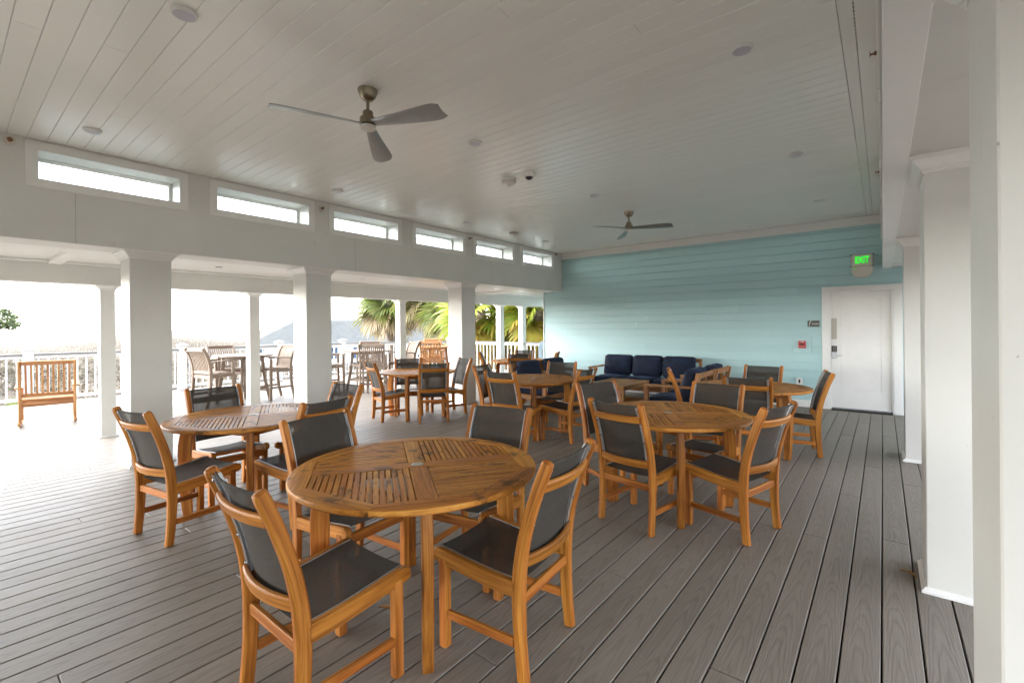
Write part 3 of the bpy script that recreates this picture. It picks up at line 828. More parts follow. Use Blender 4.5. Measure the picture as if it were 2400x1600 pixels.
def make_chair():
    r = thing('dining_chair', '', 'chair')
    W = M['teak']
    for s in (-1, 1):
        x = s * HX
        t = MB(); pts = curve_pts([(x, y, z) for y, z in POST], 5); n = len(pts)
        sc = []
        for i, p in enumerate(pts):
            u = p.z / .918; k = 1.0 + .18 * math.exp(-((u - .42) / .22) ** 2)
            sc.append((1, k * (.88 if u > .97 else 1)))
        t.sweep(pts, .034, .050, (0, 1, 0), .007, sc)
        # rounded head
        t.build('back_post', W, r)
        t = MB(); t.sweep([(x, .197, .001), (x, .197, .40)], .040, .042, (0, 1, 0), .004); t.build('front_leg', W, r)
        t = MB(); pts = curve_pts([(x, y, z) for y, z in RAIL], 4)
        sc = [(1, 1.12 - .1 * i / (len(pts) - 1)) for i in range(len(pts))]; sc[-1] = (1, .72); t.sweep(pts, .034, .060, (0, 0, 1), .006, sc)
        t.build('seat_rail', W, r)
        t = MB(); t.sweep([(x, -.18, .152), (x, .18, .152)], .022, .038, (0, 0, 1), .004); t.build('side_stretcher', W, r)
        # aluminium channel with bolts on the back of the post
        t = MB(); zs = [.475 + .42 * i / 8 for i in range(9)]
        t.sweep([(s * (HX - .027), post_y(z) - .010, z) for z in zs], .022, .005, (0, 1, 0), .001)
        t.sweep([(s * (HX - .0185), post_y(z) + .010, z) for z in zs], .004, .026, (0, 1, 0), .001)
        st = t.build('metal_strip', M['alu'], r)
        for z in (.52, .64, .755, .875):
            t = MB(); y = post_y(z); t.lathe([(0, .020), (.006, .018), (.0075, .0125)], (s * (HX - .027), y, z), 8, 'y'); t.build('bolt', M['bolt'], st)
        t = MB(); ys_ = [-.185 + .42 * i / 6 for i in range(7)]
        t.sweep([(s * (HX - .020), y, rail_z(y) + .028) for y in ys_], .007, .008, (0, 0, 1), .001); t.build('seat_strip', M['alu'], r)
    for zc, bow, h, ln in ((.805, .032, .050, -.38), (.488, .036, .052, -.14)):
        t = MB(); y0 = post_y(zc) - .013; a = HX - .016
        t.sweep([(a * (2 * i / 12 - 1), y0 - bow * (1 - (2 * i / 12 - 1) ** 2) , zc) for i in range(13)], .022, h, (0, ln, 1), .006)
        t.build('back_rail', W, r)
    t = MB(); t.sweep([(-HX + .015, -.204, .325), (HX - .015, -.204, .325)], .022, .046, (0, 0, 1), .004); t.build('rear_stretcher', W, r)
    t = MB(); t.sweep([(-HX + .015, .197, .352), (HX - .015, .197, .352)], .022, .055, (0, 0, 1), .004); t.build('front_apron', W, r)
    t = MB(); a = HX - .020
    t.grid(lambda u, v: (a * (2 * v - 1), -.195 + .435 * u, rail_z(-.195 + .435 * u) + .029 - .010 * (1 - (2 * v - 1) ** 2)), 14, 8)
    s_ = t.build('seat_sling', M['sling'], r, 180)
    t = MB()
    def bf(u, v):
        z = .47 + .43 * u; b_ = (1 - (2 * v - 1) ** 2)
        return ((HX - .024) * (2 * v - 1), post_y(z) + .006 - .026 * b_, z)
    t.grid(bf, 14, 8); t.build('back_sling', M['sling'], r, 180)
    for zz in (.4705, .8995):
        t = MB(); t.sweep([Vector(bf((zz - .47) / .43, j / 8)) + Vector((0, -.001, 0)) for j in range(9)], .006, .012, (0, 0, 1), .001); t.build('hem', M['sling'], r)
    return r
CH = make_chair(); CH_used = False
def chair(cx, cy, fx, fy, label, group):
    """centre of the four feet and facing direction"""
    global CH_used
    rz = math.atan2(fy, fx) - PI / 2
    if not CH_used:
        CH_used = True; CH.location = (cx, cy, 0); CH.rotation_euler = (0, 0, rz); CH['label'] = label; CH['group'] = group; return CH
    return dup(CH, (cx, cy, 0), rz, label, group)

TR = .612
def make_table():
    r = thing('round_table', '', 'table')
    W = M['teak_top']; zt = .74; th = .024
    A = .505; cb = .043; g = .0068
    octn = [(math.cos(k * PI / 4), math.sin(k * PI / 4)) for k in range(8)]
    def oct_r(a): 
        d = max(n[0] * math.cos(a) + n[1] * math.sin(a) for n in octn); return A / d
    # rim in eight segments
    t = MB()
    for k in range(8):
        a0 = (k - .5) * PI / 4; a1 = a0 + PI / 4; n = 8; tang = k * PI / 4 + PI / 2
        prof_o = [(TR - .006, zt - th - .004), (TR, zt - th + .004), (TR, zt - .007), (TR - .003, zt - .002), (TR - .009, zt)]
        vs = []; gc = []
        m = len(prof_o) + 2
        for i in range(n + 1):
            a = a0 + (a1 - a0) * i / n
            if i == 0: a += .0011
            if i == n: a -= .0011
            ri = oct_r(a)
            for rr, z in [(ri, zt - th - .004)] + prof_o + [(ri, zt)]:
                p = (rr * math.cos(a), rr * math.sin(a), z); vs.append(p); ct, st = math.cos(tang), math.sin(tang)
                gc.append((p[0] * ct + p[1] * st, -p[0] * st + p[1] * ct, z))
        fs = []
        for i in range(n):
            for j in range(m): j2 = (j + 1) % m; fs.append((i * m + j, (i + 1) * m + j, (i + 1) * m + j2, i * m + j2))
        fs.append(tuple(range(m))); fs.append(tuple(n * m + j for j in range(m - 1, -1, -1)))
        t.add(vs, fs, gc)
    t.build('rim', W, r, 25)
    t = MB()
    L = A - .001
    t.prism([(-L, -cb), (L, -cb), (L, cb), (-L, cb)], zt - th, zt - .0004, 0)
    t.prism([(-cb, cb + .001), (cb, cb + .001), (cb, L), (-cb, L)], zt - th, zt - .0008, PI / 2)
    t.prism([(-cb, -L), (cb, -L), (cb, -cb - .001), (-cb, -cb - .001)], zt - th, zt - .0008, PI / 2)
    t.build('cross_board', W, r, 25)
    # slats: quadrant 0 and 2 along x, 1 and 3 along y
    for q in range(4):
        t = MB(); sx = 1 if q in (0, 3) else -1; sy = 1 if q in (0, 1) else -1
        along_x = q in (1, 3); n = 16; w0 = cb + g; tot = A - w0 - .002; sw = tot / n
        for i in range(n):
            lo = w0 + i * sw + (g / 2 if i else 0); hi = w0 + (i + 1) * sw - g / 2
            s0, s1 = cb + g * .6, A - .002
            pl = [(s0, lo), (s1, lo), (s1, hi), (s0, hi)] if along_x else [(lo, s0), (hi, s0), (hi, s1), (lo, s1)]
            pl = clip(pl, math.cos(PI / 4), math.sin(PI / 4), A - .0025)
            if len(pl) < 3: continue
            t.prism([(x * sx, y * sy) for x, y in pl], zt - th + .002, zt - .001 - rnd.uniform(0, .001), 0 if along_x else PI / 2)
        t.build('slat_panel', W, r, 25)
    t = MB(); t.lathe([(0, .0008), (.017, .0008), (.018, .0022), (.030, .0022), (.033, 0)], (0, 0, zt - .0004), 28); t.build('umbrella_grommet', M['plate'], r)
    for k in range(4):
        a = k * PI / 2; ca, sa = math.cos(a), math.sin(a)
        t = MB(); pr = [(.445, .715), (.468, .55), (.470, .35), (.462, .15), (.452, .001)]; sc = [(1, .95), (1, 1.12), (1, 1.08), (1, .95), (1, .8)]
        pts = curve_pts([(p * ca, p * sa, z) for p, z in pr], 3); s2 = []
        for i in range(len(pts)):
            u = i / (len(pts) - 1) * 4; j = min(3, int(u)); f = u - j; s2.append((1, sc[j][1] * (1 - f) + sc[j + 1][1] * f))
        t.sweep(pts, .046, .078, (ca, sa, 0), .004, s2); t.build('leg', M['teak'], r)
        a2 = a + PI / 2; p0 = Vector((ca * .42, sa * .42, .678)); p1 = Vector((math.cos(a2) * .42, math.sin(a2) * .42, .678))
        t = MB(); t.sweep([p0, p1], .022, .060, (0, 0, 1), .003); t.build('apron', M['teak'], r)
    t = MB(); 
    for k in range(2):
        a = k * PI / 2; ca, sa = math.cos(a), math.sin(a)
        z = .700 - .012 * k
        t.sweep([(-ca * .42, -sa * .42, z), (ca * .42, sa * .42, z)], .040, .020, (0, 0, 1), .003)
    t.build('under_brace', M['teak'], r)
    return r
TB = make_table(); TB_used = False
def table(cx, cy, rot, label):
    global TB_used
    if not TB_used:
        TB_used = True; TB.location = (cx, cy, 0); TB.rotation_euler = (0, 0, rot); TB['label'] = label; TB['group'] = 'round teak dining tables'; return TB
    return dup(TB, (cx, cy, 0), rot, label, 'round teak dining tables')

T1 = (-1.885, 1.56)
table(*T1, R(55), 'largest looking round teak table, front and centre')
table(-4.06, 1.645, R(65), 'round teak table at the left, in front of the nearest thick column')
table(-1.365, 3.73, R(30), 'round teak table with dark stains right of centre')
table(-3.74, 5.12, R(38), 'round teak table in mid picture, in front of the navy armchairs')
table(-5.95, 4.95, R(30), 'round teak table beside the farthest thick left column')
table(-6.06, 7.82, R(40), 'smallest looking round teak table, at the far back near the white railing')
table(-1.20, 5.93, R(60), 'round teak table partly hidden at the right, near the socket on the teal wall')

def near(tb, dx, dy): return tb[0] + dx, tb[1] + dy
g = 'sling chairs round the front table'
chair(-1.797, 1.000, 0, 1, 'teak sling chair at the bottom left of the picture, back to the camera', g)
chair(-1.388, 1.678, -.995, -.10, 'teak sling chair right of the front table, back towards the camera', g)
chair(-2.375, 1.49, .995, .08, 'teak sling chair behind the left end of the front table, facing right', g)
chair(-1.944, 2.045, .177, -.984, 'teak sling chair behind the front table, facing the camera', g)
g = 'sling chairs round the left table'
chair(-3.974, 1.153, -.179, .984, 'teak sling chair at the far left, back to the camera, at the left table', g)
chair(-3.577, 1.785, -.985, -.17, 'teak sling chair on the right of the left table, half hidden behind another chair', g)
chair(-4.50, 1.62, .999, .02, 'teak sling chair on the outer side of the left table, seen against the thick column', g)
chair(-4.02, 2.16, .05, -.999, 'teak sling chair behind the left table, below the middle thick column', g)
g = 'sling chairs round the stained table'
chair(-1.416, 3.32, .178, .984, 'teak sling chair in front of the stained table, its back to the camera', g)
chair(-.863, 3.584, -.965, .263, 'teak sling chair on the right of the stained table, over the long deck boards', g)
chair(-1.203, 4.13, -.074, -.997, 'teak sling chair behind the stained table, facing the camera', g)
chair(-1.83, 3.80, .906, -.423, 'teak sling chair on the left of the stained table, angled to the right', g)
g = 'sling chairs round the middle table'
chair(-3.597, 4.55, -.076, .997, 'teak sling chair in front of the middle table, back to the camera', g)
chair(-4.12, 4.92, .977, .213, 'teak sling chair on the left of the middle table, just behind another chair', g)
chair(-3.22, 5.10, -.999, -.02, 'teak sling chair on the right of the middle table, seen from behind', g)
chair(-3.70, 5.60, .237, -.971, 'teak sling chair behind the middle table, in front of the navy armchairs', g)
g = 'sling chairs round the table by the far column'
chair(-6.132, 4.555, .288, .958, 'teak sling chair left of the table beside the far thick column', g)
chair(-5.508, 4.88, -.792, .611, 'teak sling chair with back squarely to the camera, before the far column table', g)
chair(-5.758, 5.44, -.294, -.955, 'teak sling chair standing against the far thick column', g)
chair(-6.24, 4.99, .79, -.61, 'teak sling chair behind the table by the far column, facing the camera', g)
g = 'sling chairs round the farthest table'
chair(-6.46, 7.50, .80, .60, 'teak sling chair at the left of the farthest table, before the railing', g)
chair(-6.30, 8.22, .45, -.89, 'teak sling chair behind the farthest table, facing the camera', g)
chair(-5.75, 7.45, -.55, .83, 'teak sling chair in front of the farthest table, beside a navy armchair', g)
chair(-5.62, 8.02, -.90, -.44, 'teak sling chair right of the farthest table, next to the teal wall edge', g)
g = 'sling chairs round the right rear table'
chair(-.80, 6.15, -.97, -.22, 'teak sling chair closest to the white door, seen from the side', g)
chair(-1.13, 5.50, -.15, .99, 'teak sling chair in front of the right rear table, back to the camera', g)
chair(-1.25, 6.42, -.1, -.995, 'teak sling chair behind the right rear table, against the teal wall', g)
chair(-1.72, 5.72, .93, .37, 'teak sling chair left of the right rear table, in front of the navy sofa', g)

# ------------------------------------------------------------------ lounge furniture
def cushion(mb, x0, x1, y0, y1, z0, z1, puff=.03, n=8, lean=0):
    """soft box"""
    cx, cy, cz = (x0 + x1) / 2, (y0 + y1) / 2, (z0 + z1) / 2
    hx, hy, hz = (x1 - x0) / 2, (y1 - y0) / 2, (z1 - z0) / 2
    bm = bmesh.new(); bmesh.ops.create_cube(bm, size=2)
    bmesh.ops.subdivide_edges(bm, edges=bm.edges[:], cuts=n, use_grid_fill=True)
    vs = []
    for v in bm.verts:
        x, y, z = v.co
        rr = min(hx, hy, hz) * .75
        p = Vector((x * hx, y * hy, z * hz)); q = Vector((max(-hx + rr, min(hx - rr, p.x)), max(-hy + rr, min(hy - rr, p.y)), max(-hz + rr, min(hz - rr, p.z))))
        d = p - q
        if d.length > 1e-6: p = q + d.normalized() * min(d.length, rr)
        m = min(hx, hy, hz)
        bulge = puff * (1 - (x if hx > m else 0) ** 2) * (1 - (y if hy > m else 0) ** 2) * (1 - (z if hz > m else 0) ** 2)
        if hx == m: p.x += math.copysign(bulge, x) * abs(x)
        elif hy == m: p.y += math.copysign(bulge, y) * abs(y)
        else: p.z += math.copysign(bulge, z) * abs(z)
        p += Vector((math.sin(y * 5 + z * 7) * .004, math.sin(x * 6 + z * 4) * .004, math.sin(x * 5 + y * 6) * .005))
        # slight crown dip on the top edge
        if lean: p.y += lean * (p.z + hz)
        vs.append((p.x + cx, p.y + cy, p.z + cz))
    bm.verts.index_update()
    fs = [tuple(v.index for v in f.verts) for f in bm.faces]; bm.free(); mb.add(vs, fs)
def lounge(name, label, cat, nseat, loc, rz, group=None, sw=.64):
    """deep teak frame seat, front towards -y, local origin centre of footprint"""
    r = thing(name, label, cat, loc, rz, group); W = M['teak_pale']
    w = nseat * sw + .14; hx = w / 2; d0, d1 = -.40, .38
    for s in (-1, 1):
        x = s * (hx - .03)
        t = MB(); t.sweep([(x, d0 + .03, .001), (x, d0 + .03, .585)], .06, .06, (0, 1, 0), .004); t.build('leg', W, r)
        t = MB(); t.sweep([(x, d1 - .10, .001), (x, d1 - .10, .40), (x, d1 - .02, .80)], .045, .065, (0, 1, 0), .004); t.build('leg', W, r)
        t = MB(); t.sweep([(x, d0 - .005, .602), (x, d1 - .06, .602)], .075, .030, (0, 0, 1), .006); t.build('armrest', W, r)
        t = MB(); t.sweep([(x, d0 + .06, .25), (x, d1 - .13, .25)], .030, .09, (0, 0, 1), .004); t.build('side_rail', W, r)
    t = MB(); t.sweep([(-hx + .06, d0 + .03, .25), (hx - .06, d0 + .03, .25)], .032, .10, (0, 0, 1), .004); t.build('front_rail', W, r)
    t = MB(); t.sweep([(-hx + .055, d1 - .10, .25), (hx - .055, d1 - .10, .25)], .032, .09, (0, 0, 1), .004); t.build('rear_rail', W, r)
    # open back frame: two horizontals and stiles
    t = MB()
    lean = .08 / .40
    def bp(x, z): return (x, d1 - .10 + (z - .40) * lean, z)
    t.sweep([bp(-hx + .053, .765), bp(hx - .053, .765)], .028, .075, (0, .2, 1), .004)
    t.sweep([bp(-hx + .053, .50), bp(hx - .053, .50)], .028, .075, (0, .2, 1), .004)
    for k in range(1, nseat + (1 if nseat == 1 else 0)):
        x = -hx + .07 + k * sw if nseat > 1 else 0
        t.sweep([bp(x, .538), bp(x, .727)], .028, .06, (0, 1, 0), .004)
    t.build('back_frame', W, r)
    t = MB(); n = 6
    for k in range(n):
        y = d0 + .10 + k * .09; t.sweep([(-hx + .05, y, .285), (hx - .05, y, .285)], .06, .018, (0, 0, 1), .003)
    t.build('seat_slats', W, r)
    for k in range(nseat):
        x0 = -hx + .072 + k * sw; x1 = x0 + sw - .004
        t = MB(); cushion(t, x0, x1, d0 + .005, d1 - .14, .297, .435, .012); t.build('seat_cushion', M['navy'], r, 80)
        t = MB(); cushion(t, x0 + .012, x1 - .012, d1 - .315, d1 - .155, .43, .845, .035, lean=.20); t.build('back_cushion', M['navy'], r, 80)
    return r
lounge('sofa', 'three seat teak sofa with navy cushions against the teal wall', 'sofa', 3, (-3.72, 8.83, 0), 0, sw=.635)
g = 'navy armchairs round the coffee table'
lounge('armchair', 'navy armchair nearer the camera right of the coffee table, seen from behind', 'armchair', 1, (-2.28, 6.72, 0), R(-90), g, .60)
lounge('armchair', 'navy armchair next to the sofa, right of the coffee table, seen from behind', 'armchair', 1, (-2.26, 7.50, 0), R(-91), g, .60)
lounge('armchair', 'navy armchair left of the coffee table, nearer the camera', 'armchair', 1, (-4.72, 6.62, 0), R(90), g, .60)
lounge('armchair', 'navy armchair left of the coffee table, nearer the teal wall', 'armchair', 1, (-4.75, 7.45, 0), R(88), g, .60)
root = thing('coffee_table', 'low rectangular teak coffee table with a lower shelf, in front of the sofa', 'table', (-3.73, 7.68, 0), 0)
t = MB()
for k in range(6): t.sweep([(-.31 + k * .124, -.54, .428), (-.31 + k * .124, .54, .428)], .1225, .026, (0, 0, 1), .002)
t.build('tabletop', M['teak_pale'], root)
for sx in (-1, 1):
    for sy in (-1, 1):
        t = MB(); t.sweep([(sx * .335, sy * .505, .001), (sx * .335, sy * .505, .4145)], .06, .06, (0, 1, 0), .004); t.build('leg', M['teak_pale'], root)
t = MB()
for sx in (-1, 1): t.sweep([(sx * .335, -.474, .385), (sx * .335, .474, .385)], .03, .055, (0, 0, 1), .003)
for sy in (-1, 1): t.sweep([(-.304, sy * .505, .385), (.304, sy * .505, .385)], .03, .055, (0, 0, 1), .003)
t.build('apron', M['teak_pale'], root)
t = MB()
for k in range(6): t.sweep([(-.29 + k * .116, -.50, .11), (-.29 + k * .116, .50, .11)], .108, .022, (0, 0, 1), .002)
t.build('shelf', M['teak'], root)

# ------------------------------------------------------------------ bar height sets on the open deck
def make_bar_chair(mat, label, loc, rz, group):
    r = thing('bar_chair', label, 'bar chair', loc, rz, group); hx = .25
    BP = [(-.30, .001), (-.235, .30), (-.215, .60), (-.225, .78), (-.275, .96), (-.36, 1.11)]
    for s in (-1, 1):
        x = s * hx
        t = MB(); t.sweep(curve_pts([(x, y, z) for y, z in BP], 4), .036, .055, (0, 1, 0), .006); t.build('back_post', mat, r)
        t = MB(); t.sweep([(x, .215, .001), (x, .20, .84)], .040, .050, (0, 1, 0), .004); t.build('front_leg', mat, r)
        t = MB(); t.sweep(curve_pts([(x, -.235, .845), (x, 0, .858), (x, .25, .862)], 3), .055, .026, (0, 0, 1), .005); t.build('armrest', mat, r)
        t = MB(); t.sweep([(x, -.21, .59), (x, .19, .60)], .028, .065, (0, 0, 1), .004); t.build('seat_rail', mat, r)
        t = MB(); t.sweep([(x, -.24, .25), (x, .20, .25)], .022, .04, (0, 0, 1), .004); t.build('stretcher', mat, r)
    t = MB(); t.sweep([(-hx + .015, .205, .20), (hx - .015, .205, .20)], .024, .045, (0, 0, 1), .004); t.build('footrest', mat, r)
    t = MB(); t.sweep([(-hx + .015, -.215, .585), (hx - .015, -.215, .585)], .024, .06, (0, 0, 1), .004); t.build('rear_rail', mat, r)
    t = MB(); t.sweep([(-hx + .015, -.335, 1.075), (hx - .015, -.335, 1.075)], .026, .07, (0, .4, 1), .005); t.build('top_rail', mat, r)
    t = MB(); t.sweep([(-hx + .015, -.217, .66), (hx - .015, -.217, .66)], .024, .055, (0, 0, 1), .004); t.build('lower_rail', mat, r)
    t = MB()
    for k in range(11):
        x = -.20 + k * .04; t.sweep(curve_pts([(x, -.217, .68), (x, -.235, .80), (x, -.275, .945), (x, -.32, 1.045)], 3), .024, .012, (0, 1, 0), .002)
    t.build('back_slats', mat, r)
    t = MB()
    for k in range(8): t.sweep([(-hx + .02, -.19 + k * .057, .638 - .006 * math.sin(k)), (hx - .02, -.19 + k * .057, .638 - .006 * math.sin(k))], .05, .016, (0, 0, 1), .003)
    t.build('seat', mat, r)
    return r
def make_bar_table(mat, label, loc, rz, group):
    r = thing('bar_table', label, 'table', loc, rz, group); RR = .52; z = .94
    t = MB(); n = 12; w = 2 * RR / n
    for k in range(n):
        a = -RR + k * w + .002; b_ = a + w - .004; m = max(abs(a), abs(b_)); 
        ya = math.sqrt(max(.004, RR ** 2 - a * a)); yb = math.sqrt(max(.004, RR ** 2 - b_ * b_))
        t.prism([(a, -ya), (b_, -yb), (b_, yb), (a, ya)], z - .024, z, PI / 2)
    t.build('tabletop', mat, r)
    t = MB(); m = 40
    for i in range(4):
        pts = [(math.cos(a) * (RR + .0), math.sin(a) * (RR + .0), z - .016) for a in [i * PI / 2 + .004 + (PI / 2 - .008) * j / 10 for j in range(11)]]
        t.sweep(pts, .034, .030, (0, 0, 1), .005)
    t.build('rim', mat, r)
    for k in range(4):
        a = PI / 4 + k * PI / 2; ca, sa = math.cos(a), math.sin(a)
        t = MB(); t.sweep(curve_pts([(ca * .33, sa * .33, .91), (ca * .37, sa * .37, .5), (ca * .47, sa * .47, .001)], 4), .045, .06, (ca, sa, 0), .004); t.build('leg', mat, r)
        a2 = a + PI / 2
        for nm, rr, zz in (('apron', .33, .875), ('stretcher', .365, .60), ('foot_rail', .41, .27)):
            t = MB(); t.sweep([(ca * rr, sa * rr, zz), (math.cos(a2) * rr, math.sin(a2) * rr, zz)], .022, .05, (0, 0, 1), .003); t.build(nm, mat, r)
    return r
def rzf(fx, fy): return math.atan2(fy, fx) - PI / 2
GR, PL = M['teak_grey'], M['teak_pale']
g = 'tall bar chairs out on the open deck'; gt = 'tall bar tables out on the open deck'
make_bar_table(GR, 'tall weathered bar table left, between the first two slim columns', (-9.95, 3.85, 0), R(20), gt)
make_bar_chair(GR, 'weathered bar chair left of the first tall table, back turned to the camera', (-9.78, 3.27, 0), rzf(-.25, .97), g)
make_bar_chair(GR, 'weathered bar chair right of the first tall table, slatted back to the right', (-9.94, 4.44, 0), rzf(.1, -.99), g)
make_bar_chair(GR, 'weathered bar chair behind the first tall table, facing the camera', (-10.62, 3.80, 0), rzf(.99, .05), g)
make_bar_table(GR, 'tall weathered bar table seen right of the middle thick column', (-9.35, 6.30, 0), R(10), gt)
make_bar_chair(GR, 'weathered bar chair square in front of the second tall table, back to the camera', (-8.72, 6.02, 0), rzf(-.75, .66), g)
make_bar_chair(GR, 'weathered bar chair half hidden by the middle thick column', (-9.75, 5.62, 0), rzf(.3, .95), g)
make_bar_chair(GR, 'weathered bar chair behind the second tall table, near the pale roof', (-10.05, 6.80, 0), rzf(.75, -.66), g)
make_bar_chair(GR, 'weathered bar chair at the side of the second tall table, behind a slim column', (-9.0, 7.0, 0), rzf(-.25, -.97), g)
make_bar_table(PL, 'tall honey coloured bar table in front of the palms', (-9.55, 8.55, 0), R(30), gt)
make_bar_chair(PL, 'honey coloured bar chair left of the farthest thick column, back to the camera', (-9.05, 8.02, 0), rzf(-.6, .8), g)
make_bar_chair(PL, 'honey coloured bar chair beyond the third tall table', (-10.2, 9.05, 0), rzf(.75, -.66), g)

# rocking chair
def rocker():
    r = thing('rocking_chair', 'teak rocking chair on the open deck at the far left, facing the dunes', 'rocking chair', (-10.25, 1.12, 0), rzf(-.97, .12)); W = M['teak_pale']; hx = .30
    lean = .27
    def bk(z): return -.20 - (z - .40) * lean
    for s in (-1, 1):
        x = s * hx
        t = MB(); pts = []
        for i in range(17):
            u = -1 + 2 * i / 16; y = u * .46 - .03; pts.append((x, y, .020 + .075 * (u * u)))
        t.sweep(pts, .034, .038, (0, 0, 1), .005); t.build('rocker_runner', W, r)
        t = MB(); t.sweep([(x, -.20, .048), (x, -.20, .40), (x, bk(1.0), 1.0)], .036, .045, (0, 1, 0), .005); t.build('back_post', W, r)
        t = MB(); t.sweep([(x, .24, .055), (x, .24, .60)], .040, .045, (0, 1, 0), .005); t.build('front_leg', W, r)
        t = MB(); t.sweep(curve_pts([(x + s * .012, -.235, .585), (x + s * .012, 0, .61), (x + s * .012, .29, .625)], 3), .085, .024, (0, 0, 1), .006); t.build('armrest', M['vinyl'] if False else W, r)
        t = MB(); t.sweep([(x, -.18, .37), (x, .22, .40)], .028, .06, (0, 0, 1), .004); t.build('seat_rail', W, r)
    for z in (.965, .475):
        t = MB(); t.sweep([(-hx + .015, bk(z), z), (hx - .015, bk(z), z)], .026, .06, (0, -.27, 1), .004); t.build('back_rail', W, r)
    t = MB()
    for k in range(9):
        x = -.235 + k * .05875; t.sweep([(x, bk(.50), .50), (x, bk(.938), .938)], .024, .012, (0, 1, 0), .002)
    t.build('back_slats', W, r)
    t = MB()
    for k in range(9): y = -.175 + k * .052; t.sweep([(-hx + .02, y, .405 + .03 * k / 9), (hx - .02, y, .405 + .03 * k / 9)], .036, .014, (0, 0, 1), .002)
    t.build('seat', W, r)
    for y, z in ((-.20, .33), (.24, .33)):
        t = MB(); t.sweep([(-hx + .015, y, z), (hx - .015, y, z)], .024, .055, (0, 0, 1), .004); t.build('cross_rail', W, r)
rocker()

# grey plastic bin / chair back by the wall edge
root = thing('storage_bin', 'blue grey plastic bin with rounded lid and vent holes, beyond the teal wall edge', 'bin', (-6.85, 10.15, 0), R(35))
t = MB(); prof = [(-.30, 0), (.30, 0), (.31, .80), (.30, .96), (.24, 1.05), (.12, 1.09), (-.12, 1.09), (-.24, 1.05), (-.30, .96), (-.31, .80)]
n = len(prof)
t.add([(x, -.22, z) for x, z in prof] + [(x, .22, z) for x, z in prof], [tuple(range(n)), tuple(range(2 * n - 1, n - 1, -1))] + [(i, i + n, (i + 1) % n + n, (i + 1) % n) for i in range(n)])
t.build('body', M['grey_plastic'], root, 30)
t = MB()
for j in range(4):
    for i in range(11): t.box(-.22 + i * .042, -.20 + i * .042, -.2235, -.2205, .70 + j * .045, .72 + j * .045)
t.build('vent_holes', M['sign'], root)
t = MB(); t.box(-.315, .315, -.228, -.2205, .90, .925, .002); t.build('lid_seam', M['grey_plastic'], root)

# ------------------------------------------------------------------ railing
def rail_section(p0, p1, label, group='white deck railings'):
    p0, p1 = Vector((*p0, 0)), Vector((*p1, 0)); d = p1 - p0; L = d.length
    a = math.atan2(d.y, d.x); r = thing('deck_railing', label, 'railing', p0, a, group)
    t = MB(); t.box(.0, L, -.07, .07, .972, .998, .004); t.build('cap_rail', M['grey_cap'], r)
    t = MB(); t.box(.0, L, -.028, .028, .90, .970, .003); t.build('top_rail', M['vinyl'], r)
    t = MB(); t.box(.0, L, -.028, .028, .07, .13, .003); t.build('bottom_rail', M['vinyl'], r)
    n = max(2, int(L / .135)); 
    for k in range(n):
        x = (k + .5) * L / n; t = MB(); t.box(x - .014, x + .014, -.014, .014, .1305, .8995, .002); t.build('baluster', M['vinyl'], r)
    return r
def newel(x, y, rz, label):
    r = thing('newel_post', label, 'post', (x, y, 0), rz, 'white newel posts of the railing')
    t = MB(); t.box(-.075, .075, -.075, .075, .001, 1.07, .004); t.build('post', M['vinyl'], r)
    t = MB(); square_loft(t, [(.078, 1.04), (.092, 1.055), (.10, 1.065), (.10, 1.085), (.085, 1.095), (.02, 1.125)], 0, 0); t.build('cap', M['vinyl'], r, 20)
    t = MB(); t.lathe([(.0, .028), (.03, .022), (.036, 0)], (.0, 0, .45), 14, 'y'); 
    t2 = MB(); t2.lathe([(.036, 0), (.03, .022), (0, .028)], (.0765, 0, .42), 14, 'x'); t2.build('post_light', M['plastic_white'], r)
XR = -13.12
ny = [-1.4, 1.15, 3.72, 6.0, 7.95]
labs = ['left of the picture', 'behind the rocking chair', 'left of the first tall table', 'behind the first tall table', 'at the corner bend near the pale roof']
for y, l in zip(ny, labs): newel(XR, y, 0, 'white capped newel post ' + l)
newel(-11.4, 10.85, R(30), 'white capped newel post at the far bend below the palms')
seclab = ['white picket railing at the extreme left edge', 'white picket railing behind the rocking chair', 'white picket railing behind the first tall table', 'white picket railing between the slim columns below the pale roof']
for (a, b_), l in zip(zip(ny, ny[1:]), seclab): rail_section((XR, a + .076), (XR, b_ - .076), l)
d = (Vector((-11.4, 10.85)) - Vector((XR, 7.95))).normalized() * .09
rail_section((XR + d.x, 7.95 + d.y), (-11.4 - d.x, 10.85 - d.y), 'white picket railing running diagonally in front of the palms')
rail_section((-11.31, 10.85), (-8.37, 10.85), 'white picket railing straight across below the bright palms')
rail_section((-8.195, 10.85), (-6.66, 10.85), 'short white picket railing beside the teal wall edge')

# ------------------------------------------------------------------ fallen leaves
def leaf(x, y, rz, label):
    t = MB(); n = 8; vs = []; fs = []
    for i in range(n + 1):
        u = i / n; w = .014 * math.sin(PI * min(1, u * .95 + .03)) ** .8; c = .010 * math.sin(PI * u)
        vs += [(u * .085 - .04, -w, .004 + c + .006), (u * .085 - .04, 0, .003 + c), (u * .085 - .04, w, .004 + c + .007)]
    for i in range(n):
        for j in range(2): fs.append((i * 3 + j, (i + 1) * 3 + j, (i + 1) * 3 + j + 1, i * 3 + j + 1))
    t.add(vs, fs); o = single(t, 'dry_leaf', M['leaf_dry'], label, 'leaf', loc=(x, y, 0)); o.rotation_euler = (0, 0, rz)
leaf(.105, 3.50, R(-35), 'brown dry leaf on the deck beside the second right column')
leaf(-2.0, 1.44, R(20), 'tiny dry leaf on the deck under the front table')

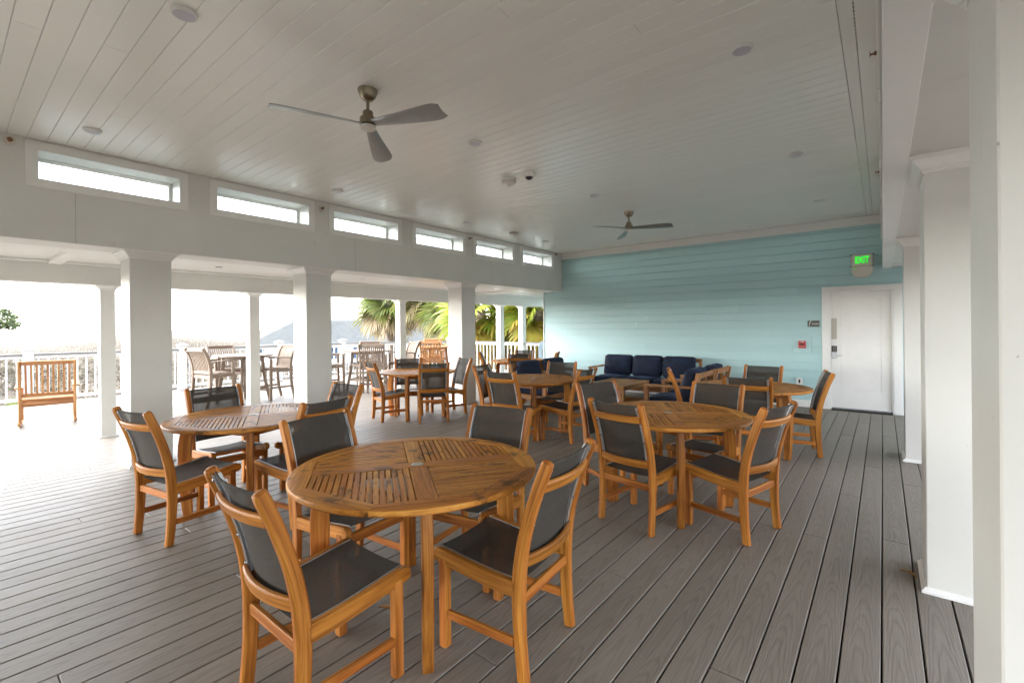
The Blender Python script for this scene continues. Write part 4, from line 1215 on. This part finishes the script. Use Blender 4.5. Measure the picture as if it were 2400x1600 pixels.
# ------------------------------------------------------------------ outside: ground, dunes, plants, house
def gz(x, y):
    d = math.hypot(x + 0, y)
    z = -2.6
    # dune ridge to the left (towards the sea)
    k = math.exp(-((x + 62 + 5 * math.sin(y * .06)) / 15) ** 2)
    z += k * (2.55 + .35 * math.sin(y * .13) + .22 * math.sin(y * .41 + 1.3))
    z += .25 * math.sin(x * .21) * math.cos(y * .17)
    return z
t = MB(); nx, ny_ = 90, 90; vs = []; fs = []
xs = [-3000, -1500, -800] + [-420 + 360 * (i / 20) for i in range(20)] + [-60 - 18 + 90 * i / 49 for i in range(50)] + [14 + 300 * (i / 19) ** 2 for i in range(20)]
xs = sorted(set(xs)); yl = sorted(set([-3000, -900, 900, 3000] + [-300 + 270 * i / 14 for i in range(14)] + [-30 + 130 * i / 60 for i in range(61)] + [101 + 300 * i / 12 for i in range(13)]))
for x in xs:
    for y in yl: vs.append((x, y, gz(x, y)))
k = len(yl)
for i in range(len(xs) - 1):
    for j in range(k - 1): fs.append((i * k + j, (i + 1) * k + j, (i + 1) * k + j + 1, i * k + j + 1))
t.add(vs, fs); tag(t.build('ground', M['ground'], smooth=180), kind='structure')

def leaf_quads(mb, c, r, n, size, rr, flat=1.0):
    for _ in range(n):
        while True:
            p = Vector((rr.uniform(-1, 1), rr.uniform(-1, 1), rr.uniform(-1, 1)))
            if .15 < p.length < 1: break
        p = Vector((p.x * r[0], p.y * r[1], p.z * r[2])) + Vector(c)
        a = Vector((rr.uniform(-1, 1), rr.uniform(-1, 1), rr.uniform(-.8, .8) * flat)).normalized(); b_ = a.cross(Vector((rr.uniform(-1, 1), rr.uniform(-1, 1), rr.uniform(-1, 1)))).normalized()
        s = size * rr.uniform(.6, 1.3)
        mb.add([p - a * s, p + b_ * s * .45, p + a * s, p - b_ * s * .45], [(0, 1, 2, 3)])

r2 = random.Random(11)
# dune grass (uncountable)
t = MB()
for i in range(26000):
    x = r2.uniform(-80, -38); y = r2.uniform(-12, 62)
    if r2.random() > math.exp(-((x + 58) / 13) ** 2) + .1: continue
    z = gz(x, y); h = r2.uniform(.15, .5) * (1.6 if r2.random() < .06 else 1); a = r2.uniform(0, PI); w = .022; dx = r2.uniform(-.25, .25) * h; dy = r2.uniform(-.25, .25) * h
    c, s_ = math.cos(a) * w, math.sin(a) * w
    t.add([(x - c, y - s_, z - .05), (x + c, y + s_, z - .05), (x + dx + c * .2, y + dy + s_ * .2, z + h)], [(0, 1, 2)])
tag(t.build('dune_grass', M['oats'], smooth=180), kind='stuff')
# heath ground cover
t = MB()
for i in range(3400):
    x = r2.uniform(-52, -15); y = r2.uniform(-8, 40)
    z = gz(x, y); rad = r2.uniform(.25, .7)
    leaf_quads(t, (x, y, z + rad * .35), (rad, rad, rad * .55), 16, .11, r2)
tag(t.build('heath', M['heath'], smooth=180), kind='stuff')

def blob_tree(name, label, cat, loc, crown_c, crown_r, nb, nq, size, mat, trunk=None, group=None, seed=1):
    rr = random.Random(seed); r = thing(name, label, cat, loc, 0, group)
    t = MB()
    for k in range(nb):
        while True:
            p = Vector((rr.uniform(-1, 1), rr.uniform(-1, 1), rr.uniform(-1, 1)))
            if p.length < 1: break
        p = Vector((p.x * crown_r[0], p.y * crown_r[1], p.z * crown_r[2])) + Vector(crown_c)
        q = min(crown_r) * rr.uniform(.22, .42)
        leaf_quads(t, p, (q, q, q * .6), nq, size, rr)
    t.build('crown', mat, r, 180)
    if trunk:
        t = MB()
        for pts, rad in trunk: t.tube(pts, rad, 8)
        t.build('trunk', M['bark'], r)
    return r
# oak whose branch tip shows at the far left
def dirpix(px, dist, z0=None):
    """point on the bearing of an image column at a distance"""
    a = YAW + math.atan((1200 - px) / 1085); return (-math.sin(a) * dist, math.cos(a) * dist)
ox, oy = dirpix(-138, 36)
oz = gz(ox, oy)
blob_tree('oak_tree', 'green tree whose branch tip shows at the left edge beyond the railing', 'tree', (ox, oy, oz), (0, 0, 2.0 - oz), (2.9, 2.9, .95), 70, 150, .10, M['oak'],
          [([(0, 0, 0), (.2, .1, 1.6), (0, 0, 2.9 - oz - .6)], [.28, .22, .14])], seed=5)

def fan_leaf(mb, base, dirv, size, rr, n=22, droop=.5, tint=0.):
    d = Vector(dirv).normalized(); side = d.cross(Vector((0, 0, 1)))
    if side.length < .05: side = Vector((1, 0, 0))
    side.normalize(); side = Matrix.Rotation(rr.uniform(-1.15, 1.15), 3, d) @ side
    nrm = side.cross(d).normalized(); base = Vector(base)
    for i in range(n):
        u = i / (n - 1) * 2 - 1; a = u * R(115)
        v = (d * math.cos(a) + side * math.sin(a)).normalized()
        L = size * (1 - .28 * abs(u)) * rr.uniform(.85, 1.1); w = size * .045
        wv = v.cross(nrm).normalized() * w
        mb.tint = min(1, max(0, tint + rr.uniform(-.15, .2)))
        p1 = base + v * L * .5 + nrm * (.06 * size) ; dr = droop * rr.uniform(.6, 1.4)
        p2 = base + v * L * .8 - Vector((0, 0, 1)) * dr * L * .18; p3 = base + v * L * .97 - Vector((0, 0, 1)) * dr * L * .5
        mb.add([base, p1 + wv, p1 - wv, p2 + wv * .7, p2 - wv * .7, p3], [(0, 1, 2), (1, 3, 4, 2), (3, 5, 4)])
    mb.tint = 0
def palm(label, loc, crown_z, size, nf, mat, seed, group, cat='palm tree', trunk_r=.17):
    rr = random.Random(seed); r = thing('palm_tree', label, cat, loc, 0, group)
    c = Vector((0, 0, crown_z)); t = MB(); pet = MB()
    for k in range(nf):
        az = k * 2.39996 + rr.uniform(-.3, .3); el = R(78 - 135 * (k / nf) ** .9 + rr.uniform(-8, 8))
        d = Vector((math.cos(az) * math.cos(el), math.sin(az) * math.cos(el), math.sin(el)))
        pl = size * rr.uniform(.55, .85); b_ = c + d * pl - Vector((0, 0, .12 * pl))
        pet.tint = 0; pet.tube([c, c + d * pl * .55 + Vector((0, 0, .03)), b_], [.022, .016, .011], 4)
        tint = 0.05 if el > R(-12) else (.45 if el > R(-35) else .85)
        dd = (d - Vector((0, 0, .35))).normalized()
        fan_leaf(t, b_, dd, size * rr.uniform(.85, 1.1), rr, 26, .38, tint)
    t.build('crown', mat, r, 180); pet.build('leaf_stalks', mat, r)
    t = MB(); t.tube([(0, 0, -.2), (.05, .03, crown_z * .5), (0, 0, crown_z - .1), (0, 0, crown_z + .15)], [trunk_r * 1.15, trunk_r, trunk_r * 1.25, trunk_r * .8], 10); t.build('trunk', M['bark'], r)
    return r
def place_palm(px, dist, z, size, nf, mat, seed, label, group='sabal palms beyond the railing'):
    x, y = dirpix(px, dist); g0 = gz(x, y); return palm(label, (x, y, g0), z - g0, size, nf, mat, seed, group)
place_palm(915, 24, 2.6, 1.15, 46, M['palm'], 3, 'left palm with drooping brown lower fronds, beside the pale roof')
place_palm(1000, 22, 2.9, 1.15, 46, M['palm'], 4, 'palm with brown skirt between two columns, above the honey bar chair')
place_palm(1065, 20, 2.0, 1.05, 44, M['palm'], 9, 'darker palm partly hidden behind the farthest thick left column')
place_palm(1128, 17, 1.9, 1.25, 40, M['palm_bright'], 5, 'bright yellow green palm just right of the farthest thick left column')
place_palm(1205, 19, 1.4, 1.15, 36, M['palm_bright'], 6, 'bright low palm between the two farthest slim columns')
place_palm(1262, 16.5, 1.9, 1.2, 42, M['palm_bright'], 8, 'yellow tipped palm next to the teal wall edge')
g = 'shrubs below the deck'
k = 0
for px, dist, s_, l in ((1150, 21, 1.5, 'grey green shrub behind the bright palms, left part'), (1195, 24, 2.3, 'tall grey green bush between the farthest slim columns'), (1240, 20, 1.4, 'shrub low behind the yellow tipped palm'), (980, 18, 1.1, 'shrub below the palm with the brown skirt'), (430, 19, .9, 'olive shrub left of the first tall table'), (470, 18, .8, 'small shrub seen between the balusters under the first tall table')):
    x, y = dirpix(px, dist); z = gz(x, y)
    top = {1195: 3.2}.get(px, 1.0 if px > 900 else -.6)
    h = top - z
    blob_tree('shrub', l, 'shrub', (x, y, z), (0, 0, h * .55), (s_, s_, h * .5), 26, 70, .09, M['shrub'], [([(0, 0, 0), (.05, 0, h * .6)], [.06, .03])], g, 30 + k); k += 1
g = 'saw palmettos in the heath'
for i, (px, dist, l) in enumerate(((205, 19, 'palmetto left of the rocking chair column, seen through the pickets'), (232, 17.5, 'palmetto right behind the slim column by the rocking chair'), (28, 23, 'green palmetto at the left edge below the rail'), (330, 21, 'palmetto hidden mostly behind the nearest thick column'), (640, 20, 'palmetto behind the second tall chair set'))):
    x, y = dirpix(px, dist); z = gz(x, y); rr = random.Random(50 + i)
    r = thing('palmetto', l, 'plant', (x, y, z), 0, g); t = MB()
    for k in range(15):
        az = k * 2.4; el = R(75 - 4 * k); d = Vector((math.cos(az) * math.cos(el), math.sin(az) * math.cos(el), math.sin(el)))
        b_ = d * rr.uniform(.7, 1.2); t.tube([(0, 0, 0), b_], .014, 4); fan_leaf(t, b_, d, .62, rr, 20, .2, .1)
    t.build('leaves', M['palm'], r, 180)

# neighbouring house
hx_, hy_ = dirpix(866, 50)
haz = YAW + math.atan((1200 - 800) / 1085)
r = thing('beach_house', 'white house with grey shingle hip roof beyond the railing', 'house', (hx_, hy_, -3.2), haz + R(0))
# local: x to the right as seen, y away from camera
t = MB(); Wd, Dp, E0, RZ = 10.5, 8.0, 3.15, 5.55
t.box(-Wd, Wd, 0, Dp, 0, E0 - .01); t.build('wall', M['vinyl'], r)
t = MB(); o = .5; e = E0; w, d = Wd + o, Dp + o
def roof_quad(pts, ax):
    v = [Vector(p) for p in pts]; ax = Vector(ax).normalized(); n = (v[1] - v[0]).cross(v[2] - v[0]).normalized(); b_ = n.cross(ax)
    t.add(pts, [tuple(range(len(pts)))], [(p.dot(ax), p.dot(b_), 0) for p in v])
m_ = Dp / 2
roof_quad([(-w, -o, e), (w, -o, e), (w - 3.7, m_, RZ), (-w + 3.7, m_, RZ)], (1, 0, 0))
roof_quad([(w, d, e), (-w, d, e), (-w + 3.7, m_, RZ), (w - 3.7, m_, RZ)], (1, 0, 0))
roof_quad([(-w, d, e), (-w, -o, e), (-w + 3.7, m_, RZ)], (0, 1, 0))
roof_quad([(w, -o, e), (w, d, e), (w - 3.7, m_, RZ)], (0, 1, 0))
t.build('roof', M['shingle'], r, 10)
t = MB(); t.box(-w, w, -o - .03, -o + .02, e - .22, e - .005); t.box(-w - .02, -w + .03, -o - .03, d, e - .22, e - .006); t.box(-w + .05, w - .05, -o + .03, -.01, e - .05, e - .03); t.build('fascia', M['white_trim'], r)
for k in range(10):
    x = -10.2 + k * 2.25
    for z0, z1 in ((.35, 1.25), (1.55, 2.75)):
        q = MB(); q.box(x - .62, x + .62, -.05, -.001, z0 - .1, z1 + .1, .01); wo = q.build('window', M['white_trim'], r)
        q = MB()
        for i in range(2):
            for j in range(2):
                xa = x - .52 + i * .54; za = z0 + j * (z1 - z0) / 2
                q.box(xa, xa + .48, -.06, -.0505, za + .03, za + (z1 - z0) / 2 - .03)
        q.build('pane', M['window_dark'], wo)

t = MB(); t.box(0, .3, -12, 12, 0, 4.4)  # added out of view to hold back low sky from the right
screen = thing('sky_blocker', 'dark building wing added out of view right of the walkway to block sky', 'baffle', (6.2, 3, -2.8))
t.build('wall', M['teak_grey'], screen)
# ------------------------------------------------------------------ light
w = bpy.data.worlds.new('World'); scene.world = w; w.use_nodes = True
nt = w.node_tree; nt.nodes.clear(); N = NT(nt)
out = N.n('ShaderNodeOutputWorld'); bg = N.n('ShaderNodeBackground'); sky = N.n('ShaderNodeTexSky')
sky.sky_type = 'NISHITA'; sky.sun_disc = False
EL, AZ = R(36), R(225)        # azimuth measured from +Y clockwise
sky.sun_elevation = EL; sky.sun_rotation = AZ; sky.dust_density = 1.0; sky.air_density = 1.0; sky.ozone_density = 1.0
hs = N.n('ShaderNodeHueSaturation'); hs.inputs['Saturation'].default_value = .30
N.l(sky.outputs[0], hs.inputs['Color']); N.l(hs.outputs[0], bg.inputs[0]); N.l(bg.outputs[0], out.inputs[0])
bg.inputs[1].default_value = .13
sd_ = bpy.data.lights.new('Sun', 'SUN'); sd_.energy = .5; sd_.angle = R(60); sd_.color = (1, .985, .96)
so = bpy.data.objects.new('Sun', sd_); col.objects.link(so)
dirv = Vector((math.sin(AZ) * math.cos(EL), math.cos(AZ) * math.cos(EL), math.sin(EL)))
so.rotation_euler = dirv.to_track_quat('Z', 'Y').to_euler(); so.location = dirv * 30

scene.view_settings.view_transform = 'Standard'; scene.view_settings.look = 'None'
scene.view_settings.gamma = 1; scene.view_settings.exposure = 3.85
scene.render.engine = 'CYCLES'
scene.cycles.use_denoising = True
scene.cycles.use_adaptive_sampling = False
scene.cycles.max_bounces = 10; scene.cycles.diffuse_bounces = 6; scene.cycles.transparent_max_bounces = 12
